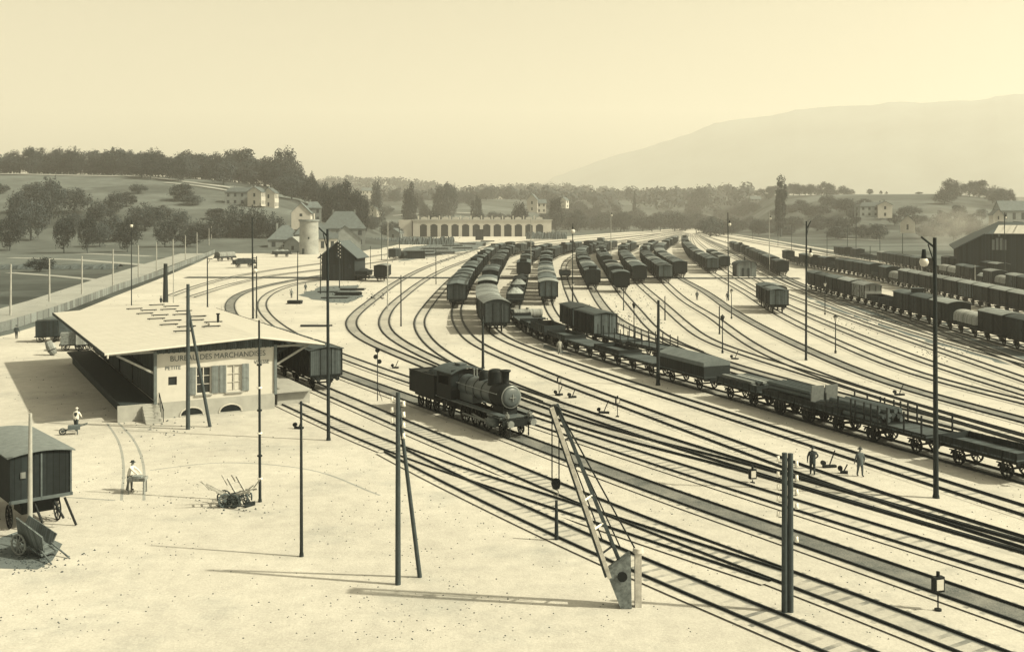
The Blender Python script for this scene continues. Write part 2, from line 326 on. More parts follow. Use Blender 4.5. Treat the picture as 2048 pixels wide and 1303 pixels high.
# far (yard throat) first, near last; pixels of the centre line
TR = {}
TRACKS = {
 'C1': (0.55, 'curving track with a dark bed, outermost of the curves left of the wagons', [(1370, 457.5), (1311, 463), (1230, 469), (1150, 474), (1060, 481), (975, 494), (905, 515), (825, 547), (775, 577), (738, 606), (712, 627), (700, 641), (703, 657), (728, 679), (772, 699), (860, 735), (950, 771), (1040, 806), (1102, 829), (1170, 851), (1250, 876), (1350, 901), (1412, 914), (1563, 955), (1700, 998), (1870, 1046), (2060, 1100)]),
 'C2': (0.35, 'curving track next inside the outermost curve left of the wagons', [(1368, 459.5), (1300, 466), (1200, 475), (1100, 484), (1010, 497), (940, 519), (870, 548), (810, 589), (775, 622), (767, 640), (768, 655), (783, 674), (828, 700), (880, 726), (950, 754), (1020, 777), (1102, 806), (1192, 835), (1291, 870), (1400, 905), (1563, 953), (1700, 995), (1870, 1044), (2060, 1098)]),
 'C3': (0.1, 'curving track nearest to the parked wagons, third of the left curves', [(1368, 461), (1300, 469), (1200, 479), (1100, 489), (1030, 499), (970, 517), (920, 545), (880, 583), (850, 620), (838, 640), (840, 658), (857, 684), (905, 720), (958, 746), (1020, 772), (1102, 803)]),
 'T6': (0.1, 'track curving out from under the leftmost wagon column towards the two walking men', [(1366, 463), (1260, 474), (1150, 486), (1060, 497), (1000, 508), (972, 527), (948, 555), (925, 592), (912, 625), (920, 653), (958, 692), (1042, 728), (1117, 761), (1205, 793), (1291, 824), (1400, 866), (1563, 925), (1700, 976), (1800, 1011), (2060, 1090)]),
 'T7': (0.1, 'track curving from under the light roofed vans along the log train', [(1366, 464), (1270, 477), (1160, 491), (1080, 500), (1022, 513), (1003, 535), (985, 568), (975, 605), (974, 637), (982, 660), (1012, 681), (1100, 714), (1160, 735), (1291, 779), (1460, 832), (1557, 866), (1709, 912), (1869, 966), (2060, 1026)]),
 'T8': (0.75, 'dark track under the long train of flat and log wagons', [(1368, 464), (1300, 476), (1200, 491), (1100, 507), (1062, 525), (1048, 555), (1038, 590), (1030, 620), (1045, 655), (1110, 689), (1200, 717), (1310, 750), (1400, 777), (1500, 803), (1580, 829), (1660, 853), (1760, 881), (1860, 909), (1950, 934), (2080, 970)]),
 'T9': (0.2, 'track under the pair of tall peaked vans in the middle', [(1370, 465), (1310, 478), (1230, 492), (1140, 506), (1100, 522), (1092, 550), (1093, 585), (1100, 618), (1120, 646), (1152, 670), (1188, 686), (1235, 700), (1300, 717), (1390, 738), (1480, 757), (1560, 775), (1671, 803), (1871, 855), (2060, 904)]),
 'T9B': (0.1, 'track passing close behind the pair of tall peaked vans', [(1371, 465.5), (1320, 478), (1245, 492), (1165, 505), (1134, 522), (1129, 556), (1141, 590), (1163, 627), (1214, 669), (1335, 703), (1435, 733), (1520, 758), (1600, 781)]),
 'T19': (0.95, 'soot black track between the clear tracks and the front right row', [(1388, 466), (1412, 480), (1455, 501), (1515, 532), (1570, 560), (1640, 588), (1740, 615), (1850, 655), (1950, 692), (2060, 734)]),
 'T10': (0.6, 'dark bedded track curving down behind the tall roofed vans', [(1372, 466), (1330, 478), (1260, 492), (1190, 505), (1165, 518), (1168, 545), (1187, 582), (1203, 608), (1225, 633), (1267, 659), (1318, 678), (1395, 707), (1495, 742), (1671, 788), (1871, 842), (2060, 892)]),
 'T11': (0.1, 'track leading down from the lone dirty van with the lamp post before it', [(1374, 466), (1340, 478), (1280, 490), (1215, 503), (1202, 518), (1215, 545), (1240, 582), (1278, 626), (1303, 655), (1335, 680), (1395, 705)]),
 'T12': (0.1, 'track leading down from the middle group of dark vans past the thick post', [(1376, 466), (1345, 480), (1290, 495), (1248, 510), (1250, 530), (1273, 562), (1335, 617), (1378, 655), (1420, 684), (1500, 712), (1600, 744), (1671, 765), (1871, 829), (2060, 884)]),
 'T13': (0.1, 'track starting beside the middle dark vans and joining the dark switches', [(1378, 466), (1350, 482), (1310, 500), (1290, 515), (1298, 538), (1328, 564), (1385, 611), (1430, 637), (1465, 664), (1535, 708), (1600, 737), (1671, 763), (1871, 826), (2060, 880)]),
 'T14': (0.85, 'track with a wide dark grey bed running under the mast at centre right', [(1379, 466), (1360, 482), (1330, 500), (1318, 520), (1350, 550), (1420, 590), (1465, 622), (1550, 669), (1611, 698), (1680, 729), (1736, 751), (1796, 774), (1871, 795), (2060, 845)]),
 'T15': (0.15, 'track under the isolated pair of dark vans at centre right', [(1381, 466), (1370, 482), (1372, 500), (1392, 524), (1440, 556), (1500, 591), (1545, 621), (1611, 656), (1686, 690), (1780, 730), (1861, 758), (2060, 808)]),
 'T16': (0.1, 'track just beyond the isolated pair of dark vans', [(1383, 466), (1384, 482), (1400, 505), (1440, 534), (1490, 566), (1561, 606), (1674, 655), (1786, 700), (1871, 731), (2060, 791)]),
 'T17': (0.1, 'second track beyond the isolated pair of dark vans', [(1385, 466), (1395, 482), (1420, 503), (1470, 536), (1520, 563), (1573, 590), (1661, 623), (1756, 658), (1876, 700), (2060, 764)]),
 'T18': (0.1, 'clear track nearest to the right hand wagon rows', [(1387, 466), (1405, 480), (1440, 500), (1500, 532), (1560, 563), (1623, 589), (1736, 633), (1871, 676), (2060, 730)]),
 'RK': (0.9, 'soot dark track under the front row of wagons at the right edge', [(1390, 466), (1420, 481), (1470, 502), (1530, 532), (1575, 557), (1630, 580), (1700, 600), (1760, 617), (1850, 643), (1950, 672), (2100, 714)]),
 'RL': (0.8, 'track under the long second row of vans at the right', [(1392, 465), (1430, 478), (1500, 500), (1560, 520), (1640, 539), (1720, 553), (1800, 572), (1900, 597), (2000, 622), (2120, 652)]),
 'RM': (0.8, 'track under the farthest row of vans before the big dark shed', [(1394, 465), (1450, 475), (1550, 493), (1650, 509), (1740, 523), (1830, 540), (1920, 560), (2020, 584), (2120, 608)]),
 'RN': (0.5, 'track right in front of the big dark shed', [(1398, 465), (1500, 481), (1650, 503), (1760, 518), (1880, 537), (2000, 558), (2100, 576)]),
 'OW': (0.3, 'far track under the train of open wagons', [(1380, 458.5), (1340, 464), (1297, 472), (1240, 483), (1190, 493), (1150, 501), (1120, 507)]),
 'T4': (0.1, 'track just behind the locomotive', [(760, 552), (700, 556), (640, 560), (585, 570), (540, 587), (523, 607), (532, 630), (570, 661), (620, 688), (677, 711), (750, 738), (822, 763), (940, 801), (1055, 838), (1144, 869), (1280, 913), (1412, 956), (1563, 1003), (1700, 1046), (1800, 1077), (2060, 1157)]),
 'T3': (1.0, 'track with the wide black bed on which the locomotive stands', [(760, 541), (690, 545), (620, 555), (550, 568), (490, 584), (462, 602), (462, 625), (500, 663), (570, 704), (677, 746), (800, 791), (900, 827), (1041, 878), (1147, 920), (1270, 966), (1400, 1012), (1563, 1067), (1700, 1115), (1800, 1149), (2060, 1240)]),
 'T2': (0.2, 'track along the right hand dock of the goods office', [(300, 622), (400, 670), (479, 708), (580, 751), (660, 787), (712, 809), (770, 833), (820, 857), (905, 891), (1006, 931), (1108, 976), (1228, 1028), (1412, 1098), (1563, 1153), (1700, 1203), (1850, 1262), (2060, 1345)]),
 'TB': (0.1, 'track starting at the office corner and merging in the foreground switches', [(556, 797), (612, 821), (692, 861), (790, 902), (905, 943), (1006, 975), (1108, 1006), (1228, 1050), (1412, 1108), (1563, 1157)]),
 'TG': (0.1, 'nearest track, branching past the foot of the crane', [(790, 903), (822, 920), (908, 964), (1107, 1057), (1190, 1095), (1290, 1139), (1500, 1225), (1640, 1283), (1850, 1370)]),
 'LA': (0.0, 'faint track left of the water tower crossing the empty ground', [(900, 500), (800, 506), (700, 520), (620, 530), (540, 541), (470, 553), (400, 571), (340, 592)]),
 'LB': (0.0, 'faint track running past the dark wooden shed', [(930, 506), (840, 513), (760, 524), (700, 532), (640, 540), (560, 549), (480, 565), (380, 595)]),
 'RH': (0.2, 'track leading out of the engine shed to the main lines', [(850, 474), (900, 482), (960, 489), (1040, 484), (1120, 478)]),
}
zi = 0
for key, (soot, lab, pp) in TRACKS.items():
    pts = [at(*p) for p in pp]
    c = smooth(catmull(pts, 3.0), 8)
    if pp[-1][0] > 2040:
        d_ = (c[-1] - c[-4]).normalized(); c = c + [c[-1] + d_ * (3.0 * q_) for q_ in range(1, 8)]
    TR[key] = c
    # cumulative length
    acc = [0.0]
    for a, b in zip(c, c[1:]): acc.append(acc[-1] + (b - a).length)
    zi += 1; z0 = 0.004 + 0.0022 * zi
    t = thing('railway_track', (c[-1].x, c[-1].y, 0), 0, lab, 'railway track', 'tracks of the goods yard')
    org = Vector((c[-1].x, c[-1].y, 0)); n = len(c); nor = []
    for i in range(n):
        d = (c[min(i + 1, n - 1)] - c[max(i - 1, 0)]).normalized(); nor.append(Vector((d.y, -d.x, 0)))
    me = bpy.data.meshes.new('track_bed'); W = 1.35
    vv = []; ff = []
    for i in range(n):
        for s in (-W, W): q = c[i] + nor[i] * s - org; vv.append((q.x, q.y, z0))
    ff = [(2 * i, 2 * i + 1, 2 * i + 3, 2 * i + 2) for i in range(n - 1)]
    me.from_pydata(vv, [], ff); uvl = me.uv_layers.new(name='UVMap')
    for p in me.polygons:
        for li, vi in zip(p.loop_indices, p.vertices): uvl.data[li].uv = ((-W if vi % 2 == 0 else W), acc[vi // 2])
    me.materials.append(TRACKM); o = bpy.data.objects.new('track_bed', me); C.objects.link(o); o.parent = t; o['soot'] = soot
    for s in (-0.7525, 0.7525):
        mb = MB(); prof = [(-0.062, 0.0), (-0.062, 0.03), (-0.036, 0.05), (-0.036, 0.15), (0.036, 0.15), (0.036, 0.05), (0.062, 0.03), (0.062, 0.0)]
        vv = []; k = len(prof); zr = 0.002 + 0.0004 * zi
        for i in range(n):
            for a, z in prof: q = c[i] + nor[i] * (s + a) - org; vv.append((q.x, q.y, z + zr))
        mb.add(vv, [(i * k + j, i * k + j + 1, (i + 1) * k + j + 1, (i + 1) * k + j) for i in range(n - 1) for j in range(k - 1)])
        mb.build('rail', RAILM, t)

# ---------------------------------------------------------------- wagons
M_dark = mat('dark_painted_boards', 0.026, planks=0.16, axis=0, rnd=0.35, rough=0.7)
M_mid = mat('weathered_boards', 0.07, planks=0.16, axis=0, rnd=0.35)
M_end = mat('end_boards', 0.085, planks=0.18, axis=1, rnd=0.4)
M_pale = mat('pale_boards', 0.24, planks=0.2, axis=0, rnd=0.2)
M_iron = mat('sooty_iron', 0.015, rough=0.55)
M_roofd = mat('dark_roof_felt', 0.075, rnd=0.45, scale=1.2)
M_roofl = mat('pale_roof_canvas', 0.19, rnd=0.25, scale=1.2)
M_wood = mat('cut_timber', 0.20, rnd=0.3, scale=4)
M_log = mat('log_bark', 0.075, rnd=0.4, scale=5)
M_tarp = mat('grey_tarpaulin', 0.13, rnd=0.2, scale=1.3)
M_coal = mat('coal', 0.02, scale=9, var=0.6, bump=0.8)
M_white = mat('white_paint', 0.72, var=0.1)
M_floor = mat('wagon_floor_planks', 0.07, planks=0.22, axis=0)
M_load = mat('mixed_load', 0.2, var=0.7, scale=6, rnd=0.3, bump=0.6)

def wheel(x, y, r=0.49):
    mb = MB(); s = 1 if y > 0 else -1
    mb.lathe([(r - 0.07, -0.065), (r, -0.065), (r + 0.03, -0.04), (r, -0.03), (r, 0.065), (r - 0.07, 0.065), (r - 0.07, -0.065)], (0, 0, 0), 18)
    mb.cyl((0, 0, -0.1), (0, 0, 0.1), 0.1, n=8)
    for k in range(8):
        a = math.pi * k / 4; mb.box(math.cos(a) * r / 2, math.sin(a) * r / 2, 0, r * 0.9, 0.06, 0.05, rz=a)
    mb.v = [(x + a, y + c, r + b) for a, b, c in mb.v]; return mb
def chassis(L, spoke=2.25, W=2.5):
    un = MB(); un.box(0, 0.98, 1.08, L, 0.10, 0.26); un.box(0, -0.98, 1.08, L, 0.10, 0.26)
    for x in (-L / 2 + .06, L / 2 - .06): un.box(x, 0, 1.08, 0.12, W * 0.96, 0.30)
    for x in (-spoke, spoke):
        un.cyl((x, -0.9, 0.49), (x, 0.9, 0.49), 0.07, n=8)
        for y in (-1.02, 1.02):
            un.box(x, y, 0.62, 0.24, 0.12, 0.42); un.box(x, y, 0.86, 1.0, 0.10, 0.06); un.box(x - .32, y, .74, .07, .1, .3, ry=.5); un.box(x + .32, y, .74, .07, .1, .3, ry=-.5)
    un.box(0, -1.02, 0.5, 2.6, 0.05, 0.06); un.cyl((-L / 2 - 0.35, 0, 1.05), (L / 2 + 0.35, 0, 1.05), 0.04, n=6)
    ps = [P('underframe', un, M_iron)]
    for x in (-spoke, spoke):
        for y in (-0.75, 0.75): ps.append(P('wheel', wheel(x, y), M_iron))
    for x in (-1, 1):
        for y in (-0.87, 0.87):
            b = MB(); b.cyl((x * L / 2, y, 1.05), (x * (L / 2 + .45), y, 1.05), 0.07, n=8); b.cyl((x * (L / 2 + .45), y, 1.05), (x * (L / 2 + .53), y, 1.05), 0.2, n=12)
            ps.append(P('buffer', b, M_iron))
    return ps
def arch_roof(L, W, z0, rise, ov=0.14, n=8, th=0.07):
    prof = []
    for i in range(n + 1):
        t = -1 + 2 * i / n; prof.append((t * (W / 2 + ov), z0 + rise * (1 - t * t)))
    prof += [(a, z - th) for a, z in reversed(prof)]
    return MB().prism(prof, -L / 2 - ov, L / 2 + ov, axis='X', smooth=False)
def van(L=6.9, W=2.95, H=2.42, roof='arch', bm=None, rm=None, em=None, rise=0.32, cabin=False):
    bm = bm or M_dark; rm = rm or M_roofd
    z0 = 1.22; ps = chassis(L)
    body = MB(); n = 8
    prof = [(-W / 2, z0), (-W / 2, z0 + H)]
    if roof == 'arch': prof += [((-1 + 2 * i / n) * W / 2, z0 + H + rise * (1 - (-1 + 2 * i / n) ** 2) - .05) for i in range(1, n)]
    else: prof += [(0, z0 + H + rise - .05)]
    prof += [(W / 2, z0 + H), (W / 2, z0)]
    body.prism(prof, -L / 2, L / 2, axis='X')
    fr = MB()
    for y in (-1, 1):
        for x in (-L / 2 + .06, -1.05, 1.05, L / 2 - .06, -L / 4 - .55, L / 4 + .55): fr.box(x, y * (W / 2 + .02), z0 + H / 2, 0.10, 0.05, H - .02)
        fr.box(0, y * (W / 2 + .02), z0 + .06, L - .03, .045, .1)
        for sx in (-1, 1):
            fr.box(sx * (L / 4 + .45), y * (W / 2 + .015), z0 + H / 2, (L / 2 - 1.3) * 1.1, .03, .08, ry=sx * .62)
    for x in (-1, 1):
        for y in (-W / 2 + .06, -.5, .5, W / 2 - .06): fr.box(x * (L / 2 + .03), y, z0 + H / 2, .06, .09, H)
        fr.box(x * (L / 2 + .025), 0, z0 + .1, .05, W, .14)
    ps.append(P('body', body, bm, [P('framing', fr, M_iron)]))
    for y in (-1, 1):
        d = MB(); d.box(0, y * (W / 2 + .05), z0 + H / 2, 1.75, .06, H - .12)
        h = MB(); h.box(.6, y * (W / 2 + .1), z0 + H / 2, .06, .05, .3); h.box(0, y * (W / 2 + .1), z0 + H - .05, 3.2, .04, .06)
        ps.append(P('door', d, bm, [P('handle', h, M_iron)]))
    if em:
        for x in (-1, 1):
            e = MB(); e.box(x * (L / 2 + .015), 0, z0 + H / 2, .02, W - .1, H - .1); ps.append(P('end_panel', e, em))
    if roof == 'arch':
        se = MB()
        for x in (-L / 3, 0, L / 3): q_ = arch_roof(.02, W, z0 + H + .02, rise, .03); se.v += []; o_ = len(se.v); se.add([(x + a, b, c) for a, b, c in q_.v], q_.f)
        ps.append(P('roof', arch_roof(L, W, z0 + H, rise), rm, [P('roof_batten', se, M_dark)]))
    else:
        r_ = MB(); r_.prism([(-W / 2 - .15, z0 + H - .04), (0, z0 + H + rise), (W / 2 + .15, z0 + H - .04), (W / 2 + .15, z0 + H - .11), (0, z0 + H + rise - .07), (-W / 2 - .15, z0 + H - .11)], -L / 2 - .15, L / 2 + .15, axis='X')
        ps.append(P('roof', r_, rm))
    if cabin:
        c = MB(); c.box(L / 2 - .5, 0, z0 + H + .35, .95, 1.5, 1.0); w = MB(); w.box(L / 2 - .02, 0, z0 + H + .5, .06, .7, .4)
        rr = MB(); rr.box(L / 2 - .5, 0, z0 + H + .89, 1.2, 1.8, .07)
        ps.append(P('brake_cabin', c, bm, [P('window', w, mat('dark_glass', .02, rough=.2)), P('cabin_roof', rr, rm)]))
    return ps
def flat(L=8.2, W=2.75, load=None, sides=0.0, stakes=False):
    z0 = 1.22; ps = chassis(L, min(2.4, L * .30), W)
    fl = MB(); fl.box(0, 0, z0 + .04, L, W, .1); ps.append(P('deck', fl, M_floor))
    if sides:
        s = MB()
        for y in (-1, 1):
            s.box(0, y * (W / 2 - .03), z0 + .09 + sides / 2, L - .1, .06, sides)
        for y in (-1, 1):
            for k in range(7): s.box(-L / 2 + .1 + k * (L - .2) / 6, y * (W / 2 + .02), z0 + .05 + sides / 2, .09, .06, sides + .1)
        ps.append(P('side_board', s, M_dark))
        for x in (-1, 1): s2 = MB(); s2.box(x * (L / 2 - .03), 0, z0 + .09 + sides / 2, .06, W, sides); ps.append(P('end_board', s2, M_dark))
    if stakes:
        for k in range(5):
            for y in (-1, 1):
                s = MB(); s.box(-L / 2 + .4 + k * (L - .8) / 4, y * (W / 2), z0 + .7, .09, .08, 1.35); ps.append(P('stake', s, M_iron))
    rr = random.Random(hash((L, str(load))) % 1000 if False else len(str(load)) * 7 + int(L * 10))
    zt = z0 + .09
    if load == 'logs':
        for row in range(3):
            n = 7 - row
            for i in range(n):
                l = MB(); r = .16 + rr.random() * .05; y = (i - (n - 1) / 2) * .36 + rr.uniform(-.03, .03); z = zt + .18 + row * .3; x = rr.uniform(-.35, .35)
                l.cyl((x - L / 2 + .6, y + rr.uniform(-.06, .06), z + rr.uniform(-.05, .05)), (x + L / 2 - .6, y + rr.uniform(-.06, .06), z + rr.uniform(-.05, .05)), r, r * .85, n=8)
                ps.append(P('log', l, M_log))
    elif load == 'timber':
        for row in range(3):
            for i in range(5):
                l = MB(); l.box(rr.uniform(-.3, .3), (i - 2) * .48 + rr.uniform(-.05, .05), zt + .1 + row * .22, L - 1.2 - rr.random(), .36, .17, rz=rr.uniform(-.02, .02))
                ps.append(P('beam', l, M_wood if (row + i) % 3 else M_log))
    elif load == 'coal' or load == 'mixed':
        m_ = MB(); nx_, ny_ = 22, 9; vv = []
        for j in range(ny_):
            for i in range(nx_):
                u, v = i / (nx_ - 1), j / (ny_ - 1); e = min(1, 5 * min(u, 1 - u)) * min(1, 3 * min(v, 1 - v))
                vv.append(((u - .5) * (L - .25), (v - .5) * (W - .2), zt + max(sides - .1, .05) + e * (.22 + .2 * rr.random() + (.45 * abs(math.sin(u * 9)) if load == 'mixed' else .2))))
        m_.add(vv, [(j * nx_ + i, j * nx_ + i + 1, (j + 1) * nx_ + i + 1, (j + 1) * nx_ + i) for j in range(ny_ - 1) for i in range(nx_ - 1)])
        ps.append(P('load', m_, M_coal if load == 'coal' else M_load))
    elif load == 'tilt':
        t_ = MB(); t_.prism([(-W / 2, zt + .9), (-W / 2, zt + 1.25), (0, zt + 1.75), (W / 2, zt + 1.25), (W / 2, zt + .9)], -L / 2 + .05, L / 2 - .05, axis='X')
        ps.append(P('tarpaulin', t_, M_tarp))
        b_ = MB(); b_.box(0, 0, zt + .47, L - .1, W - .04, .94); ps.append(P('body', b_, M_dark))
    elif load == 'drape':
        t_ = MB(); n = 10; prof = [(-W / 2 - .02, zt + .25)] + [(math.sin(R(-90 + 180 * i / n)) * (W / 2), zt + .9 + .8 * math.cos(R(-90 + 180 * i / n)) ** .7) for i in range(n + 1)] + [(W / 2 + .02, zt + .25)]
        t_.prism(prof, -L / 2 + .2, L / 2 - .2, axis='X'); ps.append(P('tarpaulin', t_, M_pale))
    elif load == 'endboard':
        for row in range(3):
            for i in range(5):
                l = MB(); l.cyl((-L / 2 + .3, (i - 2) * .44, zt + .2 + row * .34), (L / 2 - .8, (i - 2) * .44 + .05, zt + .22 + row * .34), .17, .14, n=8); ps.append(P('log', l, M_log))
        b_ = MB(); b_.box(L / 2 - .35, -.62, zt + .75, .1, 1.1, 1.5, ry=.08); b_.box(L / 2 - .35, .62, zt + .75, .1, 1.1, 1.5, ry=.08); ps.append(P('headboard', b_, M_wood))
    return ps
def tank():
    ps = flat(6.8, 2.5); t = MB(); t.cyl((-2.9, 0, 2.15), (2.9, 0, 2.15), .86, n=18); t.cyl((0, 0, 2.9), (0, 0, 3.3), .32, n=12)
    ps.append(P('tank', t, M_pale)); return ps
def brake_pale():
    ps = van(7.4, 2.9, 2.25, 'arch', M_pale, M_roofl, None, .38)
    r_ = MB(); r_.box(3.85, 0, 1.9, .08, 2.8, 1.2); ps.append(P('platform_rail', r_, M_pale)); return ps
def lettered():
    ps = van(7.8, 2.95, 2.42, 'arch', M_dark, M_roofl, None, .34)
    return ps
K = {
 'van': (van(), 8.0, 'dark covered wagon with arched grey roof', 'covered_wagon', 'covered wagon'),
 'vanl': (van(rm=M_roofl, bm=M_mid), 8.0, 'weathered covered wagon with pale roof', 'covered_wagon', 'covered wagon'),
 'vand': (van(rm=M_roofl), 8.0, 'dark covered wagon with pale arched roof', 'covered_wagon', 'covered wagon'),
 'vanp': (van(7.4, 3.0, 2.45, 'peak', M_dark, M_roofd, M_end, .22), 8.5, 'dark peaked roof wagon with grey ends', 'covered_wagon', 'covered wagon'),
 'vanc': (van(7.0, cabin=True), 8.1, 'dark covered wagon with raised brake cabin', 'covered_wagon', 'covered wagon'),
 'vanlet': (lettered(), 8.9, 'dark covered wagon with white lettering', 'covered_wagon', 'covered wagon'),
 'brake': (brake_pale(), 8.6, 'pale slatted brake van', 'brake_van', 'brake van'),
 'big': (van(8.6, 3.1, 2.5, 'arch', M_mid, M_roofl, M_end, .5), 9.6, 'large wagon with high light roof', 'covered_wagon', 'covered wagon'),
 'open': (flat(6.2, 2.7, None, .8), 7.2, 'dark open wagon standing empty', 'open_wagon', 'open wagon'),
 'coal': (flat(6.2, 2.7, 'coal', .9), 7.2, 'dark open wagon heaped with coal', 'open_wagon', 'open wagon'),
 'mixed': (flat(6.4, 2.7, 'mixed', .8), 7.4, 'open wagon with rough heaped load', 'open_wagon', 'open wagon'),
 'flat': (flat(6.2, 2.55), 7.2, 'empty flat wagon with bare deck', 'flat_wagon', 'flat wagon'),
 'stake': (flat(7.0, 2.6, None, .12, True), 8.0, 'empty flat wagon with upright stakes', 'flat_wagon', 'flat wagon'),
 'lowo': (flat(6.0, 2.6, None, .38), 6.9, 'short low sided wagon standing empty', 'open_wagon', 'open wagon'),
 'low': (flat(6.0, 2.6, 'coal', .3), 6.9, 'low sided wagon with dark load', 'flat_wagon', 'flat wagon'),
 'logs': (flat(6.2, 2.6, 'logs', 0, True), 7.0, 'flat wagon stacked with round logs', 'log_wagon', 'log wagon'),
 'timber': (flat(5.9, 2.7, 'timber', .45), 6.7, 'open wagon stacked with sawn beams', 'timber_wagon', 'timber wagon'),
 'endb': (flat(6.4, 2.7, 'endboard', .35), 7.2, 'log wagon with two pale headboards', 'log_wagon', 'log wagon'),
 'tilt': (flat(8.2, 2.7, 'tilt'), 9.3, 'wagon under a grey ridged tarpaulin', 'tarpaulin_wagon', 'tarpaulin wagon'),
 'drape': (flat(7.6, 2.6, 'drape', .3), 8.7, 'wagon draped with pale tarpaulin', 'tarpaulin_wagon', 'tarpaulin wagon'),
 'tank': (tank(), 7.9, 'pale tank wagon', 'tank_wagon', 'tank wagon'),
}
def row(key, px, py, kinds, desc, group, place_='near end', until=None, sc=1.0):
    """park wagons along a track: the near end stands at the given pixel, the rest behind it"""
    c = TR[key]; p = at(px, py); k = min(range(len(c)), key=lambda i: (c[i] - p).length)
    acc = [0.0]; seq = c[:k + 1][::-1]
    for a, b in zip(seq, seq[1:]): acc.append(acc[-1] + (b - a).length)
    def pos(s):
        for i in range(1, len(acc)):
            if acc[i] >= s: t = (s - acc[i - 1]) / (acc[i] - acc[i - 1]); return seq[i - 1].lerp(seq[i], t)
        return seq[-1]
    s = 0.0; n = 0; out = []; rk = random.Random(px * 3 + py)
    if until:
        kinds = list(kinds) + [rk.choice(['van', 'van', 'van', 'vand', 'vanp', 'vanp', 'open', 'coal', 'open', 'vanc', 1.5, 3.0, 6.0]) for _ in range(45)]; yl = at(CX, until).y
    for kd in kinds:
        if isinstance(kd, (int, float)): s += kd; continue
        proto, L, look, nm, cat = K[kd]
        a, b = pos(s + L * .22), pos(s + L * .78); m = (a + b) / 2; d = a - b
        L *= sc
        a, b = pos(s + L * .22), pos(s + L * .78); m = (a + b) / 2; d = a - b
        if s + L > acc[-1] or (until and m.y > yl) or n >= len(ORD): break
        far = m.y > 330
        if far: proto = [(p_[0], p_[1], ()) for p_ in proto if p_[0] not in ('wheel', 'buffer', 'stake', 'end_panel')]
        lab = look + ', ' + (ORD[n] + (' back in ' if place_ == 'near end' else ' from the right in ') + desc if len(kinds) > 1 else desc)
        out.append(inst(proto, nm, (m.x, m.y, 0.15), math.atan2(d.y, d.x), lab, cat, group, (sc, sc, sc) if sc != 1.0 else None)); s += L; n += 1
    return out
G1 = 'wagons in the columns at the yard centre'
row('T6', 916, 618, ['vanp', 'vanp', 2, 'vanp', 1, 'van', 3, 'van', 'open', 'van', 1, 'van', 'vanp', 'vanc', 'van', 4], 'the leftmost wagon column', G1, until=503, sc=1.08)
row('T7', 984, 668, ['big', 'vanl', 'vanl', 'vanl', 9, 'vand', 'van', 6, 'open', 2, 'van', 'van', 1, 'van', 'coal'], 'the big light roofed column', G1, until=500, sc=1.08)
row('T8', 1031, 616, ['mixed', 'coal', 'open', 'mixed', 'open', 'coal', 'open', 2, 'low', 'flat', 6, 'vanc', 'van', 4, 'open', 'open'], 'the column of open wagons', G1, until=508, sc=1.08)
row('T9', 1095, 612, ['vanl', 1, 'van', 'vanp', 'vand', 2, 'van', 'vand', 'van', 5, 'van', 'open', 'coal', 2, 'van'], 'the open wagons\' right neighbour', G1, until=499, sc=1.08)
row('T9', 1193, 690, ['vanp', 'vanp'], 'the tall peaked pair', 'pair of tall peaked vans')
row('T9', 1345, 729, ['stake', 'stake'], 'the empty flats behind the long train', 'flats behind the long train')
row('T9B', 1133, 560, ['open'], 'alone on the pale strip right of the columns', 'single wagons in the far yard')
row('T10', 1185, 580, ['vanc', 4, 'van', 'van', 'vand', 'van', 5, 'open', 'van'], 'the column by the crossing', G1, until=500, sc=1.08)
row('T11', 1240, 586, ['van', 14, 'van', 'vand', 9, 'van', 'open'], 'the lone dirty van column', G1, until=500, sc=1.08)
row('T12', 1272, 568, ['van', 'van', 2, 'vand', 'van', 8, 'van', 3, 'van', 'van'], 'the left dark middle group', G1, until=500, sc=1.08)
row('T13', 1326, 568, ['vanp', 'van', 'van', 3, 'van', 'vand', 'van', 5, 'van', 'van'], 'the right dark middle group', G1, until=500, sc=1.08)
row('T14', 1375, 558, ['van', 'vanp', 'van', 2, 'vand', 'van', 'vand', 'van', 9, 'van', 'vand', 'vanl', 'van'], 'the grey bedded track column', G1, until=482, sc=1.08)
row('T15', 1414, 547, ['vanp', 'van', 'van', 3, 'vanl', 'van', 8, 'vand', 'van', 'van'], 'the far centre right column', G1, until=486, sc=1.08)
row('T15', 1552, 629, ['vanp', 'van'], 'the isolated centre right pair', 'isolated pair of vans')
row('T16', 1458, 540, ['vanl', 'van', 6, 'van', 'vand', 10, 'van', 'van'], 'the cut beyond the globe mast', 'single wagons in the far yard')
row('T16', 1560, 605, ['drape'], 'just beyond the isolated pair of vans', 'single wagons in the far yard')
row('OW', 1128, 505, ['van', 'open', 'open', 'coal', 'open', 'open', 'open', 'coal', 'open', 'open', 'open', 'open', 'coal', 'open', 'vanl'], 'the far open wagon train', 'open wagons in the far train')
G8 = 'wagons of the long flat and log train'
row('T8', 2085, 974, ['lowo', 'stake', 'lowo', 'flat'], 'the long flat train', G8, 'right')
row('T8', 1795, 892, ['logs', 'low'], 'the train behind the men', G8, 'right')
row('T8', 1700, 866, ['low'], 'between the stacked logs and the headboards', G8) if False else None
row('T8', 1670, 856, ['endb', 'timber'], 'the train\'s loaded part', G8, 'right')
row('T8', 1437, 785, ['tilt', 'flat', 'lowo', 'flat', 'lowo', 'open', 'lowo', 'flat', 'lowo'], 'the train\'s far half', G8, 'right')
RKg = row('RK', 2090, 713, ['van', 'vand', 'drape', 'vand', 'van', 'vanc', 'open', 'open', 'brake', 'vanlet', 'van', 'vanp', 'van'], 'the front row', 'wagons in the rows at the right', 'right')
row('RK', 1562, 552, ['van', 'vanp', 'open', 'van', 'van', 'vand', 'van', 'van', 3, 'van', 'van'], 'the front row beyond the crossing', 'wagons in the rows at the right', until=500)
